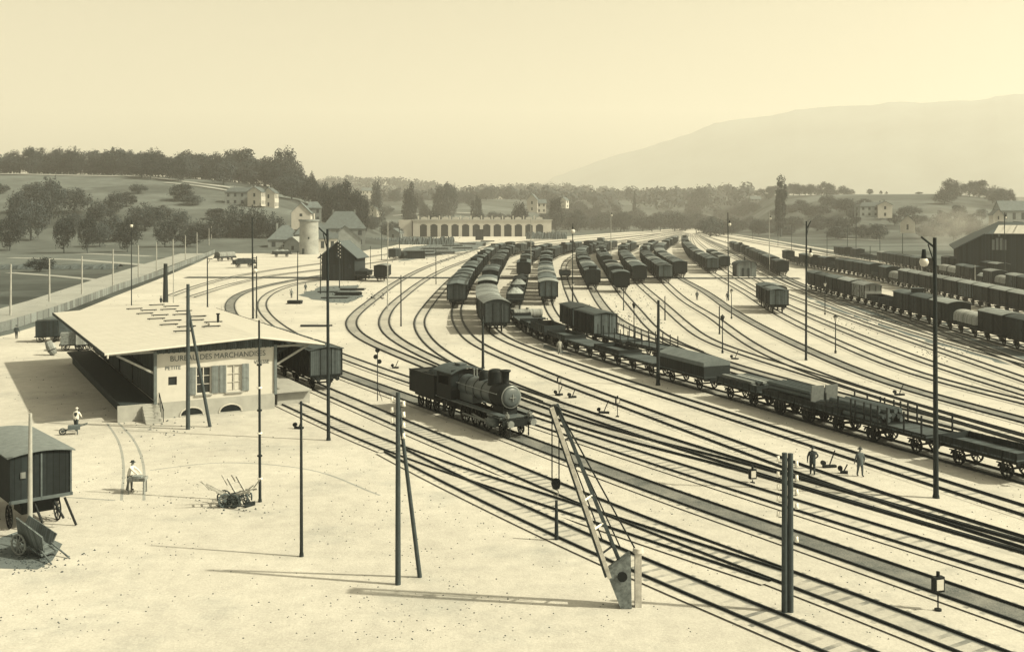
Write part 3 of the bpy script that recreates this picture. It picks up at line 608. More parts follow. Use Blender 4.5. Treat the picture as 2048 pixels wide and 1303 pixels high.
row('RL', 2110, 650, ['van', 'vand', 'vand', 'vand', 'vanl', 'vand', 'vand', 'vand', 'vand', 'vand', 'drape', 'van', 'open', 'van', 'van', 'van', 'van'], 'the second row', 'wagons in the rows at the right', 'right', until=522)
row('RM', 2110, 606, ['vand', 'van', 'vanl', 'drape', 'vand', 'mixed', 'van', 'van', 'drape', 'drape', 'open', 'open', 'van', 'van', 'van', 'van'], 'the third row', 'wagons in the rows at the right', 'right', until=512)
row('RN', 2010, 560, ['vand', 'van', 'vand', 'van', 'van', 'vand'], 'the shed side row', 'wagons in the rows at the right', 'right')
row('T2', 655, 784, ['vanp', 'van', 'van'], 'the goods office dock line', 'wagons at the goods office dock')
row('LB', 790, 521, ['van', 3, 'coal', 'low'], 'the engine shed siding', 'wagons on the engine shed sidings')

def font_text(name, body, size, m, parent, loc, rot, ext=0.01, sx=1.0):
    cu = bpy.data.curves.new(name, 'FONT'); cu.body = body; cu.size = size; cu.extrude = ext; cu.align_x = 'CENTER'; cu.align_y = 'CENTER'
    tmp = bpy.data.objects.new(name, cu); C.objects.link(tmp); bpy.context.view_layer.update()
    me = bpy.data.meshes.new_from_object(tmp.evaluated_get(bpy.context.evaluated_depsgraph_get())); bpy.data.objects.remove(tmp)
    me.materials.clear(); me.materials.append(m); o = bpy.data.objects.new(name, me); C.objects.link(o)
    o.parent = parent; o.location = loc; o.rotation_euler = rot; o.scale = (sx, 1, 1); return o
for w in RKg:
    if 'lettering' in w['label']:
        bd = [c for c in w.children if c.name.startswith('body')][0]
        # the wagon's near side faces the camera
        s = -1 if (w.matrix_basis.to_3x3() @ Vector((0, -1, 0))).y < 0 else 1
        font_text('lettering', '- SPIN -', 1.05, M_white, bd, (0, s * (2.95 / 2 + .10), 2.3), (R(90), 0, 0 if s < 0 else math.pi), sx=1.1)

# ---------------------------------------------------------------- locomotive
M_eng = mat('engine_black', 0.012, rough=0.6, var=0.35, scale=2)
M_boil = mat('boiler_cladding', 0.08, rough=0.42, var=0.2, scale=2)
M_steel = mat('worn_steel', 0.22, rough=0.35, var=0.3, metal=0.3)
def loco():
    a, b = at(1046, 881), at(835, 805); d = (a - b).normalized()
    t = thing('steam_locomotive', (a.x, a.y, 0.15), math.atan2(d.y, d.x), 'black steam locomotive with tall chimney, big dome and tender on the black bedded track', 'locomotive')
    B = lambda mb, n, m, par=t: mb.build(n, m, par)
    fr = MB(); fr.box(-5.6, .62, 1.0, 9.6, .06, .55); fr.box(-5.6, -.62, 1.0, 9.6, .06, .55); fr.box(-5.6, 0, .95, 9.3, 1.1, .2); B(fr, 'frame', M_eng)
    rb = MB(); rb.box(-5.9, 1.12, 1.52, 9.9, .55, .07); rb.box(-5.9, -1.12, 1.52, 9.9, .55, .07); rb.box(-1.5, 0, 1.36, 1.5, 2.7, .06); rb.box(-.9, 0, 1.3, .1, 2.7, .2); B(rb, 'running_board', M_boil)
    bb = MB(); bb.box(-.62, 0, 1.0, .14, 2.6, .5); bb.box(-.95, .75, 1.1, .6, .06, .4); bb.box(-.95, -.75, 1.1, .6, .06, .4); bb.box(-.5, .75, .42, .06, .08, .7); bb.box(-.5, -.75, .42, .06, .08, .7); bm_ = B(bb, 'buffer_beam', M_eng)
    for y in (-.9, .9):
        q = MB(); q.cyl((-.55, y, 1.05), (-.15, y, 1.05), .11, n=10); q.cyl((-.15, y, 1.05), (-.05, y, 1.05), .24, n=16); B(q, 'buffer', M_steel)
        q = MB(); q.box(-.62, y, 1.52, .2, .22, .3); q.cyl((-.5, y, 1.53), (-.42, y, 1.53), .09, n=10); q.cyl((-.62, y, 1.67), (-.62, y, 1.8), .05, n=8); B(q, 'headlight', M_pale)
    sb = MB(); sb.lathe([(0.01, -3.35), (.86, -3.35), (.88, -3.3), (.88, -1.72), (.84, -1.66), (.66, -1.60), (.66, -1.56)], (0, 0, 2.62), 28, 'X'); sb.box(-2.5, 0, 1.65, 1.5, 1.15, .6); B(sb, 'smokebox', M_eng)
    dr = MB(); dr.lathe([(.70, -1.60), (.70, -1.54), (.55, -1.46), (.3, -1.40), (0.01, -1.38)], (0, 0, 2.62), 28, 'X'); dh = B(dr, 'smokebox_door', M_boil)
    q = MB(); q.box(-1.36, 0, 2.62, .05, .06, .5); q.box(-1.35, 0, 2.62, .05, .5, .06); q.cyl((-1.4, 0, 2.62), (-1.3, 0, 2.62), .08, n=8); B(q, 'door_handle', M_steel, dh)
    rg = MB(); rg.lathe([(.72, -1.60), (.80, -1.58), (.80, -1.64), (.72, -1.64)], (0, 0, 2.62), 28, 'X'); B(rg, 'door_ring', M_steel, dh)
    bo = MB(); bo.lathe([(.80, -3.35), (.80, -5.6), (.80, -8.3)], (0, 0, 2.62), 28, 'X'); bo.box(-7.2, 0, 2.2, 2.1, 1.3, 1.3); bo2 = B(bo, 'boiler', M_boil)
    bn = MB()
    for x in (-3.4, -4.6, -5.8, -7.0): bn.lathe([(.815, x - .04), (.825, x - .04), (.825, x + .04), (.815, x + .04)], (0, 0, 2.62), 28, 'X')
    B(bn, 'boiler_band', M_eng, bo2)
    hr = MB()
    for y in (-1, 1):
        hr.cyl((-2, y * .95, 2.85), (-8.2, y * .95, 2.85), .025, n=6)
        for x in (-2.2, -4.2, -6.2, -8): hr.cyl((x, y * .75, 2.85), (x, y * .95, 2.85), .02, n=5)
    B(hr, 'handrail', M_steel)
    ch = MB(); ch.lathe([(.42, 3.30), (.30, 3.46), (.27, 3.7), (.29, 4.25), (.40, 4.33), (.40, 4.42), (.30, 4.44), (.26, 4.2), (.24, 3.6)], (-2.45, 0, 0), 18); B(ch, 'chimney', M_eng)
    dm = MB(); dm.lathe([(.62, 3.2), (.56, 3.4), (.55, 4.12), (.50, 4.25), (.30, 4.33), (0.01, 4.36)], (-3.85, 0, 0), 22); B(dm, 'steam_dome', M_eng)
    sd = MB(); sd.lathe([(.46, 3.25), (.42, 3.4), (.41, 3.85), (.30, 4.0), (0.01, 4.05)], (-5.5, 0, 0), 18); B(sd, 'sand_dome', M_eng)
    for y in (-.12, .12):
        q = MB(); q.cyl((-6.9, y, 3.35), (-6.9, y, 4.0), .05, n=8); q.cyl((-6.9, y, 3.9), (-6.9, y, 3.98), .09, n=8); B(q, 'safety_valve', M_steel)
    wh = MB(); wh.cyl((-7.3, .3, 3.35), (-7.3, .3, 3.8), .04, n=6); B(wh, 'whistle', M_steel)
    cab = MB(); W = 1.38; x0, x1 = -10.6, -8.2
    for y in (-1, 1):
        cab.box((x0 + x1) / 2, y * W, 2.05, x1 - x0, .05, 1.05)
        cab.box(x1 - .22, y * W, 3.0, .44, .05, .9); cab.box(x0 + .15, y * W, 3.0, .3, .05, .9)
        cab.box((x0 + x1) / 2, y * W, 3.36, x1 - x0 - .02, .06, .18)
    cab.box(x1 - .02, 0, 1.9, .05, 2.7, .8); cab.box(x1 - .02, 0, 3.62, .05, 2.7, .35); cab.box(x1 - .02, 0, 3.0, .05, 1.5, .95); cab.box(x1 - .02, 1.3, 3.0, .05, .2, .95); cab.box(x1 - .02, -1.3, 3.0, .05, .2, .95)
    cb = B(cab, 'cab', M_eng)
    for y in (-.98, .98): q = MB(); q.box(x1 - .02, y, 3.0, .02, .42, .9); B(q, 'window', mat('dark_glass', .02, rough=.2), cb)
    rf = arch_roof(2.9, 2.8, 3.55, .42, .12); rf.v = [(x - 9.45, y, z) for x, y, z in rf.v]; B(rf, 'cab_roof', mat('cab_roof_grey', .06, rough=.7))
    vt = MB(); vt.box(-9.3, 0, 4.06, .9, .6, .12); B(vt, 'roof_vent', M_boil)
    td = MB()
    for y in (-1, 1): td.box(-13.4, y * 1.35, 2.1, 4.6, .06, 1.75)
    td.box(-15.67, 0, 2.1, .06, 2.7, 1.75); td.box(-11.1, 0, 2.1, .06, 2.7, 1.75); td.box(-13.4, 0, 1.3, 4.7, 2.7, .12); td.box(-14.9, 0, 2.85, 1.5, 2.66, .08)
    for y in (-1, 1): td.box(-13.4, y * 1.38, 2.97, 4.6, .1, .07)
    td.box(-13.4, 0, 1.0, 4.9, 1.6, .3); tn = B(td, 'tender', M_eng)
    cm = MB(); rr = random.Random(5); vv = []; 
    for j in range(10):
        for i in range(16):
            u, v = i / 15, j / 9; e = min(1, 4 * min(u, 1 - u)) * min(1, 3 * min(v, 1 - v)); vv.append((-11.2 - u * 3.2, (v - .5) * 2.55, 2.6 + e * (.5 + .22 * rr.random())))
    cm.add(vv, [(j * 16 + i, j * 16 + i + 1, (j + 1) * 16 + i + 1, (j + 1) * 16 + i) for j in range(9) for i in range(15)]); B(cm, 'coal_heap', M_coal, tn)
    for y in (-.75, .75):
        q = wheel(-1.55, y, .42); B(q, 'wheel', M_eng)
        for x in (-3.7, -5.4, -7.1): B(wheel(x, y, .72), 'driving_wheel', M_eng)
        for x in (-12.0, -13.4, -14.8): B(wheel(x, y, .5), 'tender_wheel', M_eng)
        for x in (-9.4,): B(wheel(x, y, .45), 'wheel', M_eng)
        s = 1 if y > 0 else -1
        q = MB(); q.lathe([(0.01, -2.55), (.34, -2.55), (.36, -2.5), (.36, -1.75), (.30, -1.7), (0.01, -1.68)], (0, s * 1.2, .95), 16, 'X'); q.box(-2.15, s * 1.2, 1.42, .8, .5, .16); B(q, 'cylinder', M_boil)
        q = MB(); q.box(-5.4, s * .98, .72, 3.5, .05, .11); q.box(-4.1, s * 1.08, .84, 2.7, .05, .09, ry=.09); q.cyl((-2.5, s * 1.2, .95), (-3.3, s * 1.15, .95), .05, n=6); B(q, 'connecting_rod', M_steel)
        st = MB(); st.box(-9.4, s * 1.35, .6, .5, .25, .05); st.box(-9.4, s * 1.35, 1.0, .5, .05, .8); B(st, 'cab_step', M_eng)
loco()

# ---------------------------------------------------------------- goods office with its covered docks
TH = R(29)
def office():
    t = thing('goods_office', (-27.2, 80.4, 0), TH, 'whitewashed goods office under a wide pale roof, lettered across its front', 'goods office')
    M_wall = mat('limewash', 0.46, var=0.08, scale=1.5); M_pl = mat('plinth_render', 0.31, var=0.15, scale=1.2)
    M_shut = mat('grey_shutter', 0.17, planks=.09, axis=0); M_shed_shade = mat('shed_boards_wall_shade', 0.04, planks=.18, axis=1); M_roof = mat('pale_zinc_roof', 0.39, var=0.06, scale=.6)
    M_beam = mat('pale_beams', 0.30); M_dk = mat('dark_timber_dock_shade', 0.035); M_gab = mat('gable_boards', 0.09, planks=.16, axis=0); M_glass = mat('dark_glass', .02, rough=.2)
    B = lambda mb, n, m, par=t: mb.build(n, m, par)
    L, W = 36.0, 9.1
    def zroof(u): return 5.28 + .50 * (1 - abs(u - 4.55) / 8.4)
    # plinth and docks
    pl = MB(); pl.box(W / 2, 4, .62, W + .1, 8.2, 1.24); B(pl, 'plinth', M_pl)
    for nm, u0, u1, mm in (('dock', -2.6, -.06, M_dk), ('dock', W + .06, W + 3.3, M_pl)):  # left dock's dark colour stands in for the shade beneath the roof
        q = MB(); q.box((u0 + u1) / 2, L / 2 + .1, 1.17, u1 - u0, L - .6, .12); q.box((u0 + u1) / 2 + .25, L / 2 + .2, .55, u1 - u0 - .5, L - 1.4, 1.1); B(q, nm, mm)
    q = MB(); q.box(-1.5, .08, .60, 2.7, .3, 1.2); B(q, 'dock_end', M_pl)
    # front wall built round its openings
    ops = [(.85, 1.5, 2.5, 3.15), (2.95, 4.1, 1.65, 3.75), (5.3, 6.5, 1.65, 3.75)]
    wl = MB(); z0, z1, y, th = 1.24, 4.98, 0.0, .3
    us = sorted(set([0.0, W] + [o for q in ops for o in q[:2]]))
    for a, b in zip(us, us[1:]):
        o = [q for q in ops if abs(q[0] - a) < 1e-6]
        if o:
            _, _, c, d = o[0]; wl.box((a + b) / 2, th / 2, (z0 + c) / 2, b - a, th, c - z0); wl.box((a + b) / 2, th / 2, (d + z1) / 2, b - a, th, z1 - d)
        else: wl.box((a + b) / 2, th / 2, (z0 + z1) / 2, b - a, th, z1 - z0)
    B(wl, 'wall', M_wall); wl = MB(); wl.box(.15, 4.15, 3.1, .3, 7.7, 3.7); wl.box(W - .15, 4.15, 3.1, .3, 7.7, 3.7); wl.box(W / 2, 8.0, 3.1, W - .6, .3, 3.7); B(wl, 'side_wall', M_shed_shade)  # side walls coloured dark: the shade under the overhang is in their colour
    gb = MB(); gb.prism([(0, 4.99), (0, 5.38), (7.6, 5.78), (W, 5.5), (W, 4.99)], 0.02, .26, axis='Y'); B(gb, 'gable_panel', M_gab)
    vl = MB()
    for i in range(46): vl.box(.1 + i * .198, -.03, 5.16 + .05 * (i % 2), .11, .05, .40)
    B(vl, 'valance', M_gab)
    # windows
    for (a, b, c, d) in ops[1:]:
        fr = MB(); fr.box((a + b) / 2, .1, d - .04, b - a, .08, .08); fr.box((a + b) / 2, .1, c + .04, b - a, .08, .08)
        for x in (a + .04, b - .04, (a + b) / 2): fr.box(x, .1, (c + d) / 2, .07, .08, d - c - .16)
        for zz in (c + .75, c + 1.4): fr.box((a + b) / 2, .1, zz, b - a - .1, .05, .04)
        f = B(fr, 'window', M_wall)
        gl = MB(); gl.box((a + b) / 2, .17, (c + d) / 2, b - a, .02, d - c); B(gl, 'pane', M_glass, f)
        si = MB(); si.box((a + b) / 2, -.06, c - .06, b - a + .2, .16, .1); B(si, 'sill', M_pl, f)
        if a > 5:
            cu = MB(); cu.box(a + .3, .15, (c + d) / 2, .45, .01, d - c - .2); cu.box(b - .3, .15, (c + d) / 2, .45, .01, d - c - .2); B(cu, 'curtain', M_wall, f)
        for x in (a - .3, b + .3): q = MB(); q.box(x, -.04, (c + d) / 2, .54, .06, d - c + .05); q.box(x, -.08, (c + d) / 2, .5, .02, .08); B(q, 'shutter', M_shut)
    a, b, c, d = ops[0]; q = MB(); q.box((a + b) / 2, .12, (c + d) / 2, b - a, .02, d - c); B(q, 'hatch', M_glass)
    # arched cellar vents
    for u in (2.6, 5.6, ):
        q = MB(); n = 12; vs = [(u + math.cos(math.pi * i / n) * .8, -.115, .12 + math.sin(math.pi * i / n) * .5) for i in range(n + 1)]; q.add(vs, [tuple(range(n + 1))]); B(q, 'cellar_vent', mat('cellar_dark', .015))
        q = MB()
        for i in range(n):
            a0, a1 = math.pi * i / n, math.pi * (i + 1) / n; q.box(u + math.cos((a0 + a1) / 2) * .88, -.11, .12 + math.sin((a0 + a1) / 2) * .57, .09, .1, .24, ry=-(a0 + a1) / 2 + 0)
        B(q, 'vent_arch', M_wall)
    # goods shed behind the office
    sh = MB(); sh.box(.1, 22, 3.2, .2, L - 17.8 + 9.6, 3.95); sh.box(W - .1, 22, 3.2, .2, L - 17.8 + 9.6, 3.95); sh.box(W / 2, L - .6, 3.2, W, .2, 3.95); B(sh, 'shed_wall', M_shed_shade)
    for v in (12.0, 19.0, 26.0, 32.0):
        for u in (-.08, W + .08): q = MB(); q.box(u, v, 2.75, .08, 2.6, 2.9); B(q, 'sliding_door', M_dk)
    # roof: two shallow planes, its edges boarded
    q = MB(); q.prism([(-3.9, 5.36), (7.6, 6.0), (7.6, 5.88), (-3.9, 5.26)], -.95, L + .2, axis='Y'); B(q, 'roof', M_roof)
    q = MB(); q.prism([(7.603, 6.0), (13.0, 5.12), (13.0, 5.02), (7.603, 5.88)], -.95, L + .2, axis='Y'); B(q, 'roof', M_roof)
    q = MB(); q.prism([(-3.9, 5.22), (-3.9, 5.37), (7.6, 6.01), (13.0, 5.13), (13.0, 4.98), (7.6, 5.82)], -1.03, -.955, axis='Y'); B(q, 'front_fascia', M_wall)
    q = MB()
    for k in range(36):
        v = -.4 + k * 1.0; q.prism([(-3.88, 5.362), (7.6, 6.002), (7.6, 6.03), (-3.88, 5.39)], v, v + .05, axis='Y'); q.prism([(7.61, 6.0), (12.97, 5.126), (12.97, 5.154), (7.61, 6.028)], v, v + .05, axis='Y')
    B(q, 'roof_seam', M_roof)
    for u, zf in ((-3.94, 5.27), (13.04, 5.02)): q = MB(); q.box(u, L / 2 - .4, zf, .07, L + 1.1, .26); B(q, 'side_fascia', M_dk)
    q = MB(); q.cyl((-3.9, -1.10, 5.28), (7.6, -1.10, 5.90), .07, n=8); q.cyl((7.6, -1.10, 5.90), (13, -1.10, 5.05), .07, n=8); q.cyl((-3.7, -1.12, 5.3), (-3.7, -1.12, 5.0), .07, n=8); B(q, 'gutter', M_wall)
    # rafters and struts under the overhangs
    for i in range(13):
        v = .1 + i * 2.95
        for sgn, ub in ((-1, 0.0), (1, W)):
            q = MB(); p0 = Vector((ub, v, 3.4)); p1 = Vector((ub + sgn * 2.9, v, 5.02 if sgn < 0 else 4.95)); dd = p1 - p0
            q.box((p0.x + p1.x) / 2, v, (p0.z + p1.z) / 2, dd.length, .14, .16, ry=-math.atan2(dd.z, dd.x)); q.box(ub + sgn * 1.9, v, 5.12 if sgn < 0 else 4.99, 3.8, .14, .16); B(q, 'strut', M_beam if i == 0 else M_dk)
    for u in (-.12, W + .12): q = MB(); q.box(u, -.02, 3.15, .22, .22, 4.0); B(q, 'corner_post', mat('grey_post', .14))
    # staggered boards and the stove pipe on the roof
    for k in range(9):
        for c_, off in ((0, 0.0), (1, 2.6)):
            u = 3.4 + off + (k % 2) * .9; v = 31 - k * 3.0 + c_ * .5
            if c_ == 1: v = 33 - k * 3.1
            zz = 5.36 + .64 * (u + 3.9) / 11.5 + .13 if u < 7.6 else 6.12 - .88 * (u - 7.6) / 5.4
            q = MB(); q.box(u, v, zz, 1.6, .10, .09); q.box(u - .6, v, zz - .05, .06, .08, .1); q.box(u + .6, v, zz - .05, .06, .08, .1); B(q, 'snow_board', M_iron)
    q = MB(); q.box(6.6, 9.5, 5.95, 1.0, .8, .5); B(q, 'chimney_base', M_wall); q = MB(); q.cyl((6.9, 9.5, 6.2), (6.9, 9.5, 6.95), .11, n=10); q.cyl((6.9, 9.5, 6.9), (6.9, 9.5, 7.0), .17, n=10); B(q, 'stove_pipe', M_iron)
    # steps at the left corner
    st = MB()
    for k in range(6): st.box(-.5 + 0 * k, -.25 - .3 * k, (1.1 - .2 * k) / 2, 1.2, .3, 1.1 - .2 * k)
    B(st, 'step', M_pl)
    rl = MB(); rl.cyl((.15, -.1, 2.0), (.15, -1.9, .95), .04, n=6)
    for k in range(4): rl.cyl((.15, -.15 - k * .55, .9 - .28 * k), (.15, -.15 - k * .55, 1.95 - .31 * k), .03, n=6)
    B(rl, 'handrail', M_iron)
    ink = mat('sign_paint', 0.09)
    font_text('lettering', 'BUREAU DES MARCHANDISES', .60, ink, t, (4.7, -.02, 4.52), (R(90), 0, 0), sx=.93)
    font_text('lettering', 'PETITE', .40, ink, t, (1.2, -.02, 3.82), (R(90), 0, 0), sx=1.0)
    font_text('lettering', 'VITESSE', .40, ink, t, (8.1, -.02, 3.82), (R(90), 0, 0), sx=.9)
    return t
office()

# ---------------------------------------------------------------- other buildings
M_limew = mat('white_wall', 0.42, var=.12, scale=.5, rnd=.15); M_brick = mat('grey_wall', .19, var=.2, scale=.6, rnd=.2)
M_tile = mat('roof_tiles', .095, var=.3, scale=.8, rnd=.25); M_win = mat('window_dark', .035); M_black = mat('tarred_boards', .024, planks=.3, axis=0)
def house(X, Z, w, d, h, rh, rz, label, wall=None, roof=None, wins=(3, 2), hip=0.0, chim=1, z=None, cat='house', name='house', gable_front=False):
    wall = wall or M_limew; roof = roof or M_tile; zz = hgt(X, Z) - .3 if z is None else z
    t = thing(name, (X, Z, zz), rz, label, cat)
    b = MB()
    if hip > 0: b.box(0, 0, h / 2, w, d, h)
    else: b.prism([(-d / 2, 0), (-d / 2, h), (0, h + rh), (d / 2, h), (d / 2, 0)], -w / 2, w / 2, axis='X')
    b.build('wall', wall, t)
    r_ = MB(); o = .5; k = h - rh * o / (d / 2) + .12
    if hip > 0:
        e = [(-w / 2 - o, -d / 2 - o, h), (w / 2 + o, -d / 2 - o, h), (w / 2 + o, d / 2 + o, h), (-w / 2 - o, d / 2 + o, h)]; q = w / 2 - hip
        r_.add(e + [(-q, 0, h + rh), (q, 0, h + rh)], [(0, 1, 5, 4), (1, 2, 5), (2, 3, 4, 5), (3, 0, 4), (3, 2, 1, 0)])
    else: r_.prism([(-d / 2 - o, k), (0, h + rh + .15), (d / 2 + o, k), (d / 2 + o, k - .15), (0, h + rh + 0.0), (-d / 2 - o, k - .15)], -w / 2 - o, w / 2 + o, axis='X')
    rf = r_.build('roof', roof, t)
    for c in range(chim): q = MB(); q.box(-w / 4 + c * w / 2, .4, h + rh * .8 + .5, .8, .8, 1.6 + rh * .3); q.build('chimney', M_brick, rf)
    nx_, nz = wins
    for j in range(nz):
        for i in range(nx_):
            q = MB(); q.box(-w / 2 + (i + .5) * w / nx_, -d / 2 - .03, h * (j + .55) / nz, w / nx_ * .34, .08, h / nz * .48); q.build('window', M_win, t)
        for sx in (-1, 1):
            q = MB(); q.box(sx * (w / 2 + .03), 0, h * (j + .55) / nz, .08, d * .14, h / nz * .48); q.build('window', M_win, t)
    return t
def H(px, Z, w, d, h, rh, rz, label, **k):
    X = (px - CX) / FP * Z; return house(X, Z, w, d, h, rh, R(rz), label, **k)
H(486, 660, 21, 10, 8.5, 3.0, 8, 'long pale house with rows of small windows on the left hillside', wins=(5, 2), hip=3.0, chim=2, wall=M_brick, z=21.5)
H(514, 650, 8, 9, 9, 3, 80, 'white gabled house joined to the right end of the long hillside house', z=21)
H(541, 655, 7, 8, 10, 3, 82, 'narrow white gabled house right of the long hillside house', z=19.5)
H(535, 830, 15, 9, 6.0, 4.0, 5, 'white villa with a steep roof among the trees on the skyline', wins=(3, 1), hip=4, z=41)
H(157, 640, 6, 6, 6.5, 3.0, 60, 'small bright white house among the trees at the left', wins=(1, 1), z=11.5)
H(604, 560, 10, 10, 9, 5, 95, 'tall white villa with a steep gable behind the farm roofs', wins=(3, 3), z=8.0, chim=2)
H(628, 575, 8, 7, 12, 3.5, 10, 'pale turreted back part of the tall villa', wins=(2, 3), hip=2, wall=M_brick, z=7.5)
H(571, 480, 15, 13, 4.5, 6.5, 10, 'wide low farmhouse with a big hipped tile roof left of the water tower', wins=(3, 1), hip=6, wall=M_brick, z=0)
H(625, 470, 16, 12, 7, 5.0, 15, 'farm barn with a broad grey roof behind the water tower', wins=(2, 1), wall=M_brick, z=0, hip=4)
H(592, 440, 6, 8, 3.5, 3, 75, 'small lean-to with a pale roof left of the water tower', wall=M_brick, roof=mat('pale_roof', .24), wins=(1, 1), z=0, chim=0)
H(688, 520, 21, 15, 9, 8.5, 8, 'large farmhouse with a high roof and two white chimneys', wins=(4, 2), hip=6, chim=2, wall=M_brick, z=0)
H(690, 455, 18, 13, 5.5, 5.5, 100, 'barn with its broad gable turned to the yard', wins=(2, 1), wall=M_brick, z=0, chim=0)
H(655, 440, 8, 7, 6, 2, 10, 'small white house right of the water tower', wins=(2, 1), z=0, chim=1)
H(790, 640, 9, 8, 5, 2.5, 80, 'small gabled hut left of the engine shed', wall=M_brick, wins=(2, 1), z=0, chim=0)
H(1066, 900, 15, 9, 10.5, 5.0, 82, 'white gabled house standing above the engine shed', wins=(2, 2), z=18)
H(1082, 900, 8, 8, 9, 3, 5, 'low white annex at the right of the house above the engine shed', wins=(2, 2), z=17)
H(1129, 1150, 7, 7, 9, 3, 60, 'tiny white house at the right of the round tree', wins=(1, 2), z=23)
H(1745, 760, 23, 11, 8.0, 3.0, 4, 'pale manor with a row of pilasters on the right hillside', wins=(5, 2), hip=4, wall=M_brick, z=14, chim=2)
H(1768, 755, 6, 10, 9.5, 2.5, 85, 'bright end wing of the pale manor', wins=(1, 2), z=13.5)
H(1815, 620, 6, 8, 6.5, 4, 70, 'small white gabled house right of the manor', wins=(1, 1), z=5)
H(1992, 640, 8, 6, 9, 3, 85, 'white gable behind the smoke above the big shed', wins=(1, 2), z=7)
H(2020, 700, 18, 10, 9, 6, 5, 'pale roofed farm at the right edge above the big shed', wall=M_brick, roof=M_tile, wins=(3, 1), z=10)
H(1740 - 230, 1400, 14, 9, 7, 4, 5, 'far farmhouse beside the poplar', wall=M_brick, z=hgt((1510 - CX) / FP * 1400, 1400) - 1)
H(750, 900, 9, 8, 7, 3.5, 70, 'small white house among trees above the station road', z=14)
H(880, 1250, 10, 8, 7, 3, 5, 'distant white cottage on the meadow slope', z=hgt((880 - CX) / FP * 1250, 1250))
H(1000, 1700, 14, 10, 9, 4, 5, 'far pale house in the woods left of the white gabled house', z=hgt((1000 - CX) / FP * 1700, 1700))
H(1150, 1800, 16, 10, 9, 4, 5, 'far pale house on the wooded slope above the open wagon train', z=hgt((1150 - CX) / FP * 1800, 1800) + 4)
H(735, 1500, 16, 10, 12, 4, 5, 'far white farm right of the big dark round trees', z=hgt((735 - CX) / FP * 1500, 1500) + 6)

# water tower
def water_tower():
    p = at(618, 508); t = thing('water_tower', p, 0, 'broad whitewashed round water tower with a flat top', 'water tower')
    Z = p.y; r = 3.9
    b = MB(); b.cyl((0, 0, 0), (0, 0, 13.2), r, r * .94, n=28); b.build('wall', mat('stained_limewash', .27, var=.3, scale=.35), t)
    c = MB(); c.cyl((0, 0, 13.2), (0, 0, 13.8), r * 1.06, n=28); c.build('cornice', M_brick, t)
    q = MB(); q.box(-1.6, -r + .35, 1.2, 1.0, .3, 2.2); q.build('door', M_win, t)
    q = MB(); q.box(.6, -r + .1, 6.5, .6, .2, .8); q.build('window', M_win, t)
    q = MB(); q.cyl((r * .5, 0, 13.8), (r * .5, 0, 16.2), .35, n=8); q.build('vent_pipe', M_limew, t)
water_tower()
# dark wooden shed beside the curve
def dark_shed():
    p = at(676, 561); t = thing('wooden_shed', p, R(-8), 'tall black boarded shed with a gabled roof beside the curve', 'shed')
    b = MB(); b.prism([(-4.1, 0), (-4.1, 6.0), (0, 9.2), (4.1, 6.0), (4.1, 0)], 0, 9, axis='Y'); b.build('wall', M_black, t)
    r_ = MB(); r_.prism([(-4.9, 5.45), (0, 9.45), (4.9, 5.45), (4.9, 5.25), (0, 9.25), (-4.9, 5.25)], -.5, 9.5, axis='Y'); r_.build('roof', mat('tarred_roof', .09), t)
    d = MB(); d.box(0, -.05, 1.9, 2.4, .08, 3.8); d.build('door', mat('weathered_door', .03, planks=.2), t)
    q = MB(); q.box(0, -.05, 6.0, 1.0, .06, 1.0); q.build('window', M_win, t)
    for x in (-2.9, 2.9): q = MB(); q.box(x, -.05, 3.4, .5, .06, .9); q.build('window', M_win, t)
dark_shed()
# round-roofed hut between the tracks
def hut():
    p = at(1493, 553); t = thing('wooden_hut', p, 0, 'small boarded hut with an arched roof between the far tracks', 'hut')
    n = 10; prof = [(-2.5, 0), (-2.5, 2.9)] + [(2.5 * math.sin(R(-90 + 180 * i / n)), 2.9 + 1.0 * math.cos(R(-90 + 180 * i / n))) for i in range(1, n)] + [(2.5, 2.9), (2.5, 0)]
    b = MB(); b.prism(prof, 0, 5, axis='Y'); b.build('wall', mat('hut_boards', .16, planks=.25), t)
    r_ = MB(); rp = [(2.7 * math.sin(R(-90 + 180 * i / n)), 2.95 + 1.08 * math.cos(R(-90 + 180 * i / n))) for i in range(n + 1)]; rp += [(a * .95, z - .1) for a, z in reversed(rp)]
    r_.prism(rp, -.25, 5.2, axis='Y'); r_.build('roof', M_roofd, t)
    for x in (-.9, .5): d = MB(); d.box(x, -.04, 1.1, .6, .06, 2.2); d.build('door', M_win, t)
    q = MB(); q.cyl((0, 2, 3.6), (0, 2, 5.0), .12, n=8); q.build('stove_pipe', M_iron, t)
hut()
